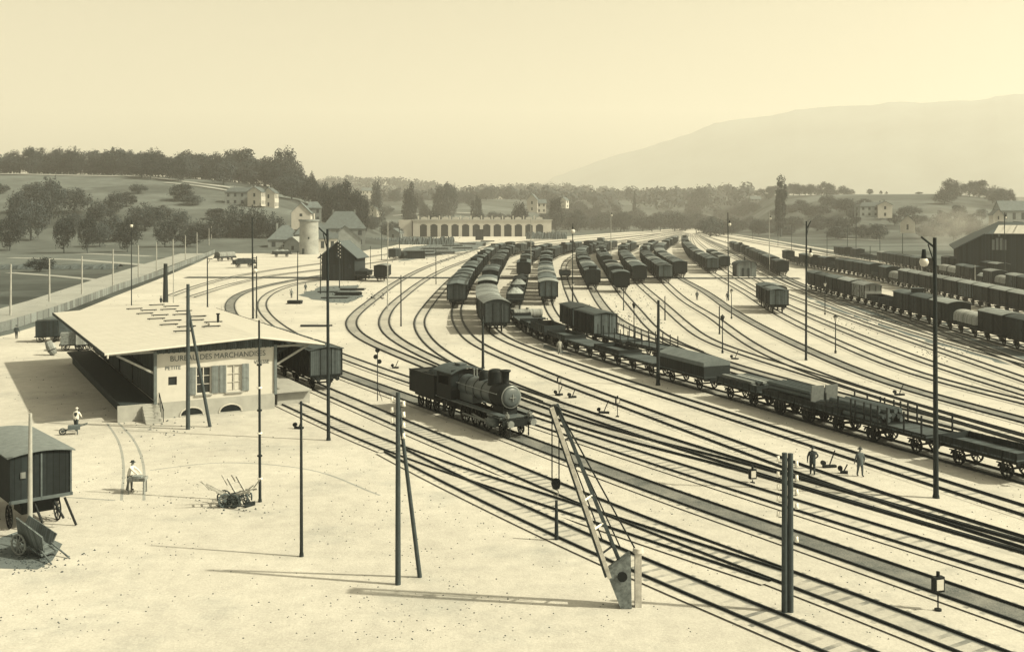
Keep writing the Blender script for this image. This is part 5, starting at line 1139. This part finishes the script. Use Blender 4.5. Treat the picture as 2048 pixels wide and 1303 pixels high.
# ---------------------------------------------------------------- crane
def crane():
    base = at(1248, 1212); Z = base.y; s = Z / FP
    t = thing('loading_crane', base, 0, 'timber loading crane with a slanting jib and hanging pulley block in the foreground', 'crane')
    pt = lambda x, y, dy=0.0: Vector(((x - 1248) * s, dy, (1212 - y) * s))
    mt = mat('crane_timber', .42, scale=3, var=.4); md = mat('crane_dark_timber', .07, scale=3)
    def bar(mb, a, b, w, d): 
        v = b - a; ang = math.atan2(v.z, v.x); c = (a + b) / 2; mb.box(c.x, c.y, c.z, v.length, d, w, ry=-ang)
    q = MB(); bar(q, pt(1103, 812, -.25), pt(1218, 1150, -.25), .16, .2); q.build('jib_beam', mt, t); q = MB(); bar(q, pt(1099, 815, -.15), pt(1211, 1150, -.15), .10, .14); q.build('jib_beam', md, t)
    q = MB(); bar(q, pt(1114, 810, .25), pt(1246, 1140, .25), .15, .2); q.build('jib_beam', md, t); q = MB(); bar(q, pt(1110, 810, .3), pt(1240, 1120, .3), .06, .12); q.build('jib_beam', mt, t)
    for f in (.2, .36, .55, .72, .86):
        q = MB(); a = pt(1103 + 115 * f, 812 + 338 * f, -.25); b = pt(1114 + 132 * f, 810 + 330 * f, .25); q.cyl(a, b, .045, n=8); q.build('cross_pin', M_ins if f in (.55, .72) else M_iron, t)
    q = MB(); q.cyl(pt(1117, 818), pt(1272, 1100), .035, n=6); q.cyl(pt(1115, 824, .2), pt(1244, 1102, .2), .03, n=6); q.build('tie_rod', M_iron, t)
    q = MB(); q.cyl(pt(1130, 880, .05), pt(1205, 1080, .0), .03, n=6); q.build('hoist_chain', M_iron, t)
    q = MB(); q.box(pt(1276, 0).x, .0, 1.1, .26, .26, 2.2); q.build('post', mt, t); q = MB(); q.cyl((pt(1276, 0).x, 0, 2.16), (pt(1276, 0).x, 0, 2.34), .22, .2, n=8); q.build('post_cap', mt, t)
    q = MB(); a = [pt(1212, 1140, -.28), pt(1260, 1104, -.28), pt(1262, 1211, -.28), pt(1240, 1211, -.28)]; vs = [tuple(p) for p in a] + [(p.x, .28, p.z) for p in a]
    q.add(vs, [(0, 1, 2, 3), (7, 6, 5, 4), (0, 4, 5, 1), (1, 5, 6, 2), (2, 6, 7, 3), (3, 7, 4, 0)]); q.build('winch_frame', mat('winch_iron', .16, var=.6, scale=6), t)
    q = MB(); q.cyl((pt(1243, 0).x, -.34, 1.3), (pt(1243, 0).x, .34, 1.3), .12, n=14); q.cyl((pt(1243, 0).x, -.36, 1.3), (pt(1243, 0).x, -.32, 1.3), .2, n=14); q.build('winch_drum', M_iron, t)
    q = MB(); q.cyl(pt(1109, 820, -.2), pt(1109, 820, .2), .22, n=16); q.build('pulley', M_iron, t)
    for x in (1104, 1118): q = MB(); q.cyl(pt(x, 838), pt(x, 958), .025, n=6); q.build('hoist_rope', M_iron, t)
    q = MB(); q.lathe([(0.01, .22), (.16, .16), (.2, 0), (.14, -.2), (0.01, -.26)], tuple(pt(1112, 966)), 12); bl = q.build('pulley_block', M_iron, t)
    q = MB(); n = 8; c0 = pt(1112, 985); pr = None
    for i in range(n + 1):
        a_ = R(100 - 260 * i / n); w = c0 + Vector((math.cos(a_) * .1, 0, math.sin(a_) * .13));
        if pr: q.cyl(pr, w, .025, n=5)
        pr = w
    q.build('hook', M_polel, bl)
crane()
mp_ = mast(1113, 1000, 1081, .09, 'short stout iron post right below the crane hook', cat='iron post', name='iron_post', group=None, foot=False)

# ---------------------------------------------------------------- left fence, foreground vans, carts
def left_fence():
    pts = [at(*p) for p in [(-90, 690), (20, 659), (110, 630), (230, 583), (330, 547), (430, 505)]]; c = dense(pts, .45)
    t = thing('plank_fence', pts[0], 0, 'long grey plank fence beside the left road', 'fence'); b = MB(); o = pts[0]; rf = random.Random(1)
    for i, p in enumerate(c[:-1]):
        d = c[i + 1] - p; q = p - o; b.box(q.x, q.y, .68, .36, .04, 1.36 + rf.uniform(-.06, .06), rz=math.atan2(d.y, d.x))
    b.build('planks', mat('fence_planks', .2, planks=.4, axis=0), t)
left_fence()
def cart_wheel(r, par, loc, m=None, rz=0):
    q = MB(); q.lathe([(r - .07, -.03), (r, -.03), (r, .03), (r - .07, .03), (r - .07, -.03)], (0, 0, 0), 22); q.cyl((0, 0, -.09), (0, 0, .09), .08, n=8)
    for k in range(10): a = math.pi * k / 5; q.box(math.cos(a) * r / 2, math.sin(a) * r / 2, 0, r * .92, .04, .04, rz=a)
    o = q.build('wheel', m or M_iron, par, loc); o.rotation_euler = (R(90), 0, rz); return o
def road_van():
    p = at(143, 1048); t = thing('road_van', p, R(40), 'dark covered van with an arched roof at the left edge, end towards the forecourt', 'van')
    b = MB(); b.box(-1.45, 3.6, 2.66, 2.9, 7.2, 2.28); b.build('body', mat('van_boards', .022, planks=.3, axis=0), t)
    f = MB(); f.box(-1.45, -.03, 1.58, 3.0, .06, .16); f.box(-.04, -.03, 2.66, .08, .06, 2.28); f.box(-1.45, -.03, 2.66, .08, .06, 2.28); f.box(.03, 3.6, 1.56, .06, 7.2, .14); f.build('trim', mat('van_trim', .10), t)
    n = 10; pr = [(-1.45 + 1.6 * (-1 + 2 * i / n), 3.80 + .20 * (1 - (-1 + 2 * i / n) ** 2)) for i in range(n + 1)]; pr += [(a, z - .06) for a, z in reversed(pr)]
    r_ = MB(); r_.prism(pr, -.15, 7.4, axis='Y'); r_.build('roof', mat('van_roof', .15), t)
    g_ = MB(); g_.prism([(-2.9, 3.80)] + [(-1.45 + 1.45 * (-1 + 2 * i / n), 3.78 + .15 * (1 - (-1 + 2 * i / n) ** 2)) for i in range(1, n)] + [(0, 3.80)], .01, .12, axis='Y'); g_.build('end_arch', mat('van_boards', .032), t)
    u = MB(); u.box(-1.45, 3.6, 1.36, 1.9, 6.8, .24); u.box(-1.45, 1.3, 1.0, 1.5, 1.4, .5); u.build('undercarriage', M_iron, t)
    for y in (1.3, 5.6):
        for x in (-2.6, -.3): w = cart_wheel(.6, t, (x, y, .6)); w.rotation_euler = (0, R(90), 0)
    for a, b_ in (((-.3, .1, 1.4), (.12, -.35, .03)), ((-.8, .2, 1.3), (-.5, -.4, .5)), ((-1.7, .2, 1.3), (-1.5, -.4, .45))): q = MB(); q.cyl(a, b_, .06, n=6); q.build('prop', M_iron, t)
    q = MB(); q.box(-2.3, -.05, 2.85, .24, .03, .3); q.build('notice', M_pale, t)
road_van()
def ladder_cart():
    p = at(55, 1112); t = thing('ladder_cart', p, R(-28), 'tipped plank cart with raked sides before the road van', 'cart')
    m1 = mat('cart_boards', .12, planks=.14, axis=0)
    b = MB(); b.box(.2, 0, .95, 1.9, .07, 1.1, rx=.35, ry=.35); b.build('side_board', m1, t); b = MB(); b.box(-.4, .9, .75, 2.0, .07, .9, rx=-.3, ry=.3); b.build('side_board', m1, t)
    b = MB(); b.box(-.1, .45, .5, 2.2, .9, .08, ry=.3); b.build('floor', m1, t); cart_wheel(.5, t, (-.5, -.1, .5), mat('cart_wheel_wood', .2)); cart_wheel(.5, t, (-.5, 1.0, .5), mat('cart_wheel_wood', .2))
    b = MB(); b.cyl((.6, .1, .5), (2.0, -.3, .05), .04, n=6); b.cyl((.6, .8, .5), (1.9, .7, .05), .04, n=6); b.build('shaft', m1, t)
ladder_cart()
mast(60, 826, 1075, .11, 'pale timber post in front of the dark road van', m=M_polel, cat='post', name='timber_post', group=None, foot=False)
def heap():
    p = at(458, 1012); 
    def hc(dx, dy, rz, lab, ry):
        t = thing('hand_truck', (p.x + dx, p.y + dy, 0), rz, lab, 'hand truck', 'upended hand trucks on the forecourt'); m1 = mat('truck_wood', .33, scale=4)
        for y in (-.3, .3): b = MB(); b.box(.1, y, .75, 1.7, .07, .09, ry=ry); b.build('side_rail', m1, t)
        b = MB()
        for k in range(4): b.box(-.45 * math.cos(ry) + k * .33 * math.cos(ry), 0, .75 + (.45 - k * .33) * math.sin(ry), .09, .6, .05)
        b.build('slat', m1, t); cart_wheel(.38, t, (.3, -.4, .38), M_log); cart_wheel(.38, t, (.3, .4, .38), M_log)
        b = MB(); b.cyl((-.5, -.3, 1.0), (-.9, -.35, 1.5), .035, n=6); b.cyl((-.5, .3, 1.0), (-.95, .35, 1.35), .035, n=6); b.build('handle', m1, t)
        b = MB(); b.box(.95, 0, .12, .08, .7, .2); b.build('nose_plate', M_iron, t)
    hc(-.55, .0, R(20), 'left upended hand truck in the heap on the forecourt', .55); hc(.35, .5, R(-35), 'back hand truck of the heap, handles pointing up', .8); hc(.75, -.1, R(160), 'right hand truck of the heap lying over', .25)
    t = thing('loose_pole', (p.x + .5, p.y - .6, 0), R(-25), 'loose pole lying on the ground beside the hand trucks', 'pole'); b = MB(); b.cyl((-1.2, 0, .06), (1.0, 0, .3), .04, n=6); b.build('shaft', M_log, t)
heap()
def dock_carts():
    p = at(118, 704)
    def ct(px, py, w, h, rz, lab, m):
        q = at(px, py); t = thing('goods_cart', q, R(rz), lab, 'cart', 'carts at the far end of the left dock')
        b = MB(); b.box(0, 0, .75 + h / 2, w, 1.7, h); b.build('body', m, t); b = MB(); b.box(0, 0, .68, w + .3, 1.5, .12); b.cyl((w / 2, -.3, .7), (w / 2 + 1.6, -.4, .25), .05, n=6); b.cyl((w / 2, .3, .7), (w / 2 + 1.6, .4, .25), .05, n=6); b.build('frame', M_iron, t)
        for x in (-w * .3, w * .3):
            for y in (-.8, .8): cart_wheel(.45, t, (x, y, .45))
    ct(96, 683, 2.6, 1.9, 15, 'boxy dark goods cart at the far left of the dock', M_dark); ct(125, 681, 2.4, 2.0, 12, 'boarded grey goods cart right of the dark one', M_end); ct(146, 700, 2.6, 1.3, 20, 'pale loaded cart near the dock corner', M_load)
    ct(168, 700, 1.8, 2.1, 25, 'tall pale goods cart by the dock corner', M_pale)
    q = at(108, 710); t = thing('cask', q, 0, 'pale leaning cask beside the goods carts', 'cask'); b = MB(); b.lathe([(0.01, 0), (.35, 0), (.48, .6), (.48, 1.0), (.35, 1.6), (0.01, 1.6)], (0, 0, 0), 14); o = b.build('staves', M_pale, t); o.rotation_euler = (0, R(-25), 0); o.location = (0, 0, .1)
    b = MB(); b.lathe([(.47, .5), (.50, .5), (.50, .58), (.47, .58)], (0, 0, 0), 14); b.build('hoop', M_iron, o)
dock_carts()
# stacks of sleepers and scrap left of the curves
def stack(px, py, n, L, label, rz=0):
    p = at(px, py); t = thing('sleeper_stack', p, R(rz), label, 'stack of sleepers', 'piles left of the curves'); r3 = random.Random(px)
    for k in range(n): b = MB(); b.box(r3.uniform(-.1, .1), (k % 4) * .5 - .8 + r3.uniform(-.05, .05), .1 + (k // 4) * .2, L * r3.uniform(.85, 1.05), .26, .18, rz=r3.uniform(-.05, .05)); b.build('sleeper', M_log if k % 2 else M_iron, t)
stack(590, 607, 12, 2.6, 'low heap of dark sleepers below the thin mast'); stack(696, 590, 12, 5.2, 'long stack of sleepers below the black shed'); stack(705, 580, 8, 5.2, 'second long stack just behind the one below the black shed'); stack(670, 596, 4, 5, 'few scattered sleepers left of the long stacks', 6)
stack(632, 652, 3, 4.6, 'pale beams lying on the ground inside the outer curve'); stack(655, 584, 4, 4, 'short row of sleepers near the black shed')
for i, (px, py, L) in enumerate([(870, 498, 12), (905, 492, 10), (840, 504, 12), (935, 488, 9), (820, 512, 14), (975, 483, 8), (860, 510, 9), (890, 506, 8), (925, 497, 9)]): stack(px, py, 12, L, 'dark pile of rails and sleepers near the engine shed, %s from the left' % ORD[sorted([870, 905, 840, 935, 820, 975, 860, 890, 925]).index(px)], 4)
def rail_car(px, py, key, lab, rz): 
    p = at(px, py); inst(K[key][0], K[key][3], (p.x, p.y, .15), R(rz), lab, K[key][4], 'wagons near the black shed')
rail_car(728, 560, 'coal', 'low coal wagon right against the black shed', 85); rail_car(765, 562, 'vand', 'pale roofed van right of the black shed', 88)
rail_car(563, 514, 'mixed', 'dark loaded wagon left of the water tower', 25); rail_car(488, 535, 'coal', 'dark loaded wagon on the empty ground left of the double lamp mast', 35); rail_car(560, 508, 'low', 'low wagon behind the loaded one at the water tower', 20) if False else None
rail_car(450, 522, 'drape', 'small covered wagon at the end of the left road', 60)
tk = inst(K['tank'][0], 'tank_wagon', (at(1055, 648).x, at(1055, 648).y, .0), R(15), 'short pale tank wagon before the column of open wagons', 'tank wagon', None, (.72, .72, .72))
# wedge of light goods behind the flats
stack(1330, 690, 4, 6, 'loose beams lying behind the stake wagons', 10) if False else None

# ---------------------------------------------------------------- people
def person(px, py, face, pose, cols, label, hat='hat', h=1.72):
    """one continuous skinned body; clothing panels and hair are children"""
    p = at(px, py); t = thing('person', p, face, label, 'person', 'people in the yard')
    V = []; E = []; Rr = []
    def v(x, y, z, r, par=None):
        V.append((x, y, z)); Rr.append(r); i = len(V) - 1
        if par is not None: E.append((par, i))
        return i
    ln = pose.get('lean', 0.0)
    pel = v(0, 0, .92, .135); wa = v(0, -ln * .25, 1.08, .125, pel); chst = v(0, -ln * .6, 1.30, .15, wa); nb = v(0, -ln * .85, 1.45, .075, chst); nk = v(0, -ln * .95, 1.53, .052, nb)
    hd = v(0, -ln * 1.05 - .01, 1.62, .085, nk); v(0, -ln * 1.08, 1.70, .07, hd); v(0, -ln * 1.08 - .095, 1.605, .022, hd)      # skull, nose
    st = pose.get('stride', .12)
    for s in (-1, 1):
        f = s * st
        hp = v(s * .095, 0, .86, .095, pel); kn = v(s * .10, -f * .55 - .03, .48, .062, hp); an = v(s * .10, -f + .03, .09, .042, kn); v(s * .11, -f - .12, .05, .04, an)
        ar = pose.get('arm' + ('r' if s > 0 else 'l'), (.10, .0, -.28, .12, -.08, -.52))
        sh = v(s * .19, -ln * .75, 1.40, .062, chst); el = v(s * (.19 + ar[0]), -ln * .75 - ar[1], 1.40 + ar[2], .045, sh); wr = v(s * (.19 + ar[3]), -ln * .75 - ar[4], 1.40 + ar[5], .030, el)
        d = Vector(V[wr]) - Vector(V[el]); d.normalize(); pm = Vector(V[wr]) + d * .06; pi = v(*pm, .028, wr)
        sd = d.cross(Vector((0, 0, 1))); sd = Vector((1, 0, 0)) if sd.length < .1 else sd.normalized()
        for k, L in enumerate((.045, .055, .05, .04)):
            o = sd * (-.027 + .018 * k); a = v(*(pm + o + d * .03), .009, pi); v(*(pm + o + d * (.03 + L) + Vector((0, -.012, 0))), .007, a)
        a = v(*(pm + sd * -.035 - d * .01), .010, pi); v(*(pm + sd * -.055 + d * .03), .008, a)
    me = bpy.data.meshes.new('body'); me.from_pydata(V, E, []); o = bpy.data.objects.new('body', me); C.objects.link(o)
    sk = o.modifiers.new('skin', 'SKIN'); o.modifiers.new('sub', 'SUBSURF').levels = 1
    for i, r in enumerate(Rr): me.skin_vertices[0].data[i].radius = (r * 1.28 * (1.2 if i in (0, 1, 2) else 1), r * 1.28 * (.95 if i in (0, 1, 2) else 1)) if r > .012 else (r, r); me.skin_vertices[0].data[i].use_root = (i == 0)
    bpy.context.view_layer.update(); nm = bpy.data.meshes.new_from_object(o.evaluated_get(bpy.context.evaluated_depsgraph_get())); bpy.data.objects.remove(o)
    top, leg = mat('cloth_%d' % int(cols[0] * 1000), cols[0]), mat('cloth_%d' % int(cols[1] * 1000), cols[1]); skin = mat('skin', .28, var=.05)
    for m_ in (top, leg, skin, mat('leather_boot', .03)): nm.materials.append(m_)
    for pl in nm.polygons:
        c = pl.center; r2 = math.hypot(c.x, c.y)
        pl.material_index = 2 if c.z > 1.50 else (3 if c.z < .12 else (1 if c.z < .93 and abs(c.x) < .19 else 0)); pl.use_smooth = True
        if abs(c.x) > .24 and c.z < 1.40 + min(pose.get('armr', (0, 0, 0, 0, 0, -.52))[5], -.1) + .02: pl.material_index = 2
    b = bpy.data.objects.new('body', nm); C.objects.link(b); b.parent = t
    if hat:
        q = MB(); y = -ln * 1.08
        if hat == 'hat': q.lathe([(.17, 1.69), (.17, 1.70), (.10, 1.71), (.095, 1.79), (0.01, 1.81)], (0, y, 0), 14)
        else: q.lathe([(.105, 1.66), (.11, 1.72), (.07, 1.77), (0.01, 1.78)], (0, y, 0), 12); q.box(0, y - .12, 1.68, .14, .1, .015)
        q.build('hat', mat('hat_felt', .03) if cols[0] < .4 or hat == 'hat' else M_limew, t)
    if pose.get('coat'):
        q = MB(); n = 14; prof = [(.155, .70), (.17, .80), (.165, .95), (.15, 1.1)]; q.lathe(prof, (0, -ln * .1, 0), n); q.build('coat_skirt', top, t)
    if pose.get('vest'): q = MB(); q.lathe([(.15, .96), (.148, 1.1), (.165, 1.28), (.13, 1.42)], (0, -ln * .45, 0), 14); q.build('waistcoat', mat('vest_cloth', .035), t)
    t.scale = (h / 1.78,) * 3; return t
relax = {}
person(1625, 949, R(170), {'stride': .10, 'coat': True, 'arml': (.16, .02, -.2, .02, .12, -.38)}, (.05, .045), 'man in dark coat seen from behind, left of the point lever, elbow bent')
person(1720, 952, R(10), {'stride': .14, 'coat': True}, (.10, .09), 'man in long grey work coat walking right of the point lever')
person(152, 862, R(175), {'stride': .12, 'vest': True, 'armr': (.10, .10, -.26, .08, .26, -.42), 'arml': (.10, .10, -.26, .08, .26, -.42), 'lean': .1}, (.6, .05), 'man in white sleeves and dark waistcoat pushing a barrow near the dock', 'cap')
person(259, 981, R(85), {'stride': .10, 'armr': (.06, .25, -.2, .02, .42, -.36), 'arml': (.06, .25, -.2, .02, .42, -.36), 'lean': .18}, (.6, .06), 'man in pale shirt leaning on a small table cart on the forecourt')
person(33, 677, R(10), {'stride': .10}, (.05, .04), 'dark clothed man standing by the plank fence at the left edge')
person(1119, 708, R(20), {'stride': .10}, (.30, .28), 'man in light work clothes standing beside the dark flat wagons')
person(322, 612, R(-30), {'stride': .08}, (.06, .05), 'man in dark clothes at the foot of the very thick post')
person(583, 596, R(0), {'stride': .08}, (.2, .05), 'man standing on the pale ground left of the sleepers, nearer of two')
person(611, 583, R(40), {'stride': .08}, (.08, .05), 'man on the pale ground left of the sleepers, farther of two')
person(1394, 600, R(0), {'stride': .08}, (.06, .05), 'small dark figure between tracks left of the isolated vans')
person(1455, 602, R(0), {'stride': .08}, (.06, .05), 'dark figure standing at the foot of the globe mast')
person(1290, 1000, 0, {}, (.1, .1), 'x') if False else None
person(1972, 618, R(0), {'stride': .1}, (.3, .3), 'man in light smock between the first and second wagon rows')
def barrow():
    p = at(148, 868); t = thing('wheelbarrow', p, R(200), 'dark wheelbarrow pushed by the man in white sleeves', 'wheelbarrow'); m1 = M_log
    b = MB(); b.box(0, 0, .5, .8, .55, .28); b.build('tray', m1, t); b = MB(); b.cyl((-.9, -.25, .72), (.7, -.1, .3), .03, n=6); b.cyl((-.9, .25, .72), (.7, .1, .3), .03, n=6); b.cyl((-.2, -.22, .4), (-.25, -.24, 0), .025, n=6); b.cyl((-.2, .22, .4), (-.25, .24, 0), .025, n=6); b.build('handle', m1, t)
    cart_wheel(.25, t, (.75, 0, .25), m1)
barrow()
def table_cart():
    p = at(275, 985); t = thing('hand_cart', p, R(5), 'small pale flat topped hand cart on legs on the forecourt', 'hand cart'); b = MB(); b.box(0, 0, .8, 1.0, .7, .16); b.build('top', M_pale, t)
    for x in (-.42, .42):
        for y in (-.28, .28): b = MB(); b.box(x, y, .36, .06, .06, .72); b.build('leg', M_pale, t)
    b = MB(); b.box(0, 0, .93, .5, .4, .1); b.build('parcel', M_load, t)
table_cart()

# ---------------------------------------------------------------- cinders, cart ruts, smoke
rc = random.Random(77); cb = MB()
def chip(x, y, s):
    a = rc.uniform(0, 6.28); cb.add([(x + math.cos(a) * s, y + math.sin(a) * s, .004), (x + math.cos(a + 2.2) * s, y + math.sin(a + 2.2) * s, .004), (x + math.cos(a + 4.1) * s, y + math.sin(a + 4.1) * s, .004), (x, y, s * .8)], [(0, 1, 3), (1, 2, 3), (2, 0, 3)])
for _ in range(6500):
    px = rc.uniform(-20, 2070); py = 560 + 720 * rc.random() ** 1.3; p = at(px, py)
    if mnoise.noise(Vector((p.x * .12, p.y * .12, 1))) < -.05 and rc.random() < .75: continue
    chip(p.x, p.y, rc.uniform(.012, .05) * (.7 + p.y / 120))
for cx_, cy_, n_ in ((1250, 640, 260), (1270, 600, 160), (1360, 480, 60), (1750, 640, 300), (1900, 700, 260), (690, 590, 220), (900, 500, 200), (830, 505, 200), (1180, 690, 160), (60, 1120, 200), (470, 1010, 70), (330, 850, 60)):
    for _ in range(n_):
        p = at(cx_ + rc.gauss(0, 45), max(470, cy_ + rc.gauss(0, 12))); chip(p.x, p.y, rc.uniform(.02, .075) * (.6 + p.y / 90))
tag(cb.build('cinders', mat('cinder', .06, var=.6, scale=3)), 'loose cinders and stones strewn over the yard', 'cinders', kind='stuff')
for nm_, pp in (('path', [(214, 846), (236, 880), (247, 930), (243, 1000)]), ('path', [(236, 844), (268, 880), (286, 925), (288, 1000)]), ('path', [(-10, 985), (110, 992), (230, 1000)]), ('path', [(300, 940), (420, 925), (600, 935), (760, 990)])):
    ribbon(nm_, smooth(catmull([at(*p) for p in pp], .8), 3), .16, ROAD, .0045)
sp_ = at(1925, 520); me = bpy.data.meshes.new('smoke'); import bmesh
bm = bmesh.new(); bmesh.ops.create_icosphere(bm, subdivisions=3, radius=1.0)
for v_ in bm.verts: v_.co *= 1 + .25 * mnoise.noise(v_.co * 1.6)
bm.to_mesh(me); bm.free(); sm = bpy.data.objects.new('smoke', me); C.objects.link(sm); sm.location = atz(1905, 345, 11.5); sm.scale = (17, 9, 10); tag(sm, 'pale drifting smoke left of the big dark shed', 'smoke', kind='stuff')
smm = bpy.data.materials.new('smoke_air'); smm.use_nodes = True; nt = smm.node_tree; nt.nodes.clear(); me.materials.append(smm)
pv = nt.nodes.new('ShaderNodeVolumePrincipled'); om = nt.nodes.new('ShaderNodeOutputMaterial'); nt.links.new(pv.outputs[0], om.inputs['Volume'])
tc = nt.nodes.new('ShaderNodeTexCoord'); nz = nt.nodes.new('ShaderNodeTexNoise'); nz.inputs['Scale'].default_value = 1.8; nt.links.new(tc.outputs['Object'], nz.inputs['Vector'])
ln_ = nt.nodes.new('ShaderNodeVectorMath'); ln_.operation = 'LENGTH'; nt.links.new(tc.outputs['Object'], ln_.inputs[0])
fo = nt.nodes.new('ShaderNodeMapRange'); nt.links.new(ln_.outputs['Value'], fo.inputs[0]); fo.inputs[1].default_value = .2; fo.inputs[2].default_value = .95; fo.inputs[3].default_value = 1; fo.inputs[4].default_value = 0
mz = nt.nodes.new('ShaderNodeMapRange'); nt.links.new(nz.outputs[0], mz.inputs[0]); mz.inputs[1].default_value = .35; mz.inputs[2].default_value = .7; mz.inputs[3].default_value = 0; mz.inputs[4].default_value = .075
mu_ = nt.nodes.new('ShaderNodeMath'); mu_.operation = 'MULTIPLY'; nt.links.new(fo.outputs[0], mu_.inputs[0]); nt.links.new(mz.outputs[0], mu_.inputs[1]); nt.links.new(mu_.outputs[0], pv.inputs['Density'])
pv.inputs['Color'].default_value = (.8, .8, .78, 1)

# ---------------------------------------------------------------- overhead wire and air
def wire(x0, y0, h0, x1, y1, h1, r=.02):
    pass
hz = MB(); hz.box(0, 3555, 385, 11600, 7900, 773)      # z from -1.5 to 771.5
ho = hz.build('haze', bpy.data.materials.new('haze_air')); tag(ho, 'pale air over the whole valley', 'haze', kind='stuff')
hm = ho.data.materials[0]; hm.use_nodes = True; nt = hm.node_tree; nt.nodes.clear()
pv = nt.nodes.new('ShaderNodeVolumePrincipled'); om = nt.nodes.new('ShaderNodeOutputMaterial'); nt.links.new(pv.outputs[0], om.inputs['Volume'])
pv.inputs['Color'].default_value = (0.97, 0.97, 0.95, 1); pv.inputs['Density'].default_value = HAZE_DENSITY; pv.inputs['Anisotropy'].default_value = 0.2
print('TREES', TREES, 'objects', len(bpy.data.objects))
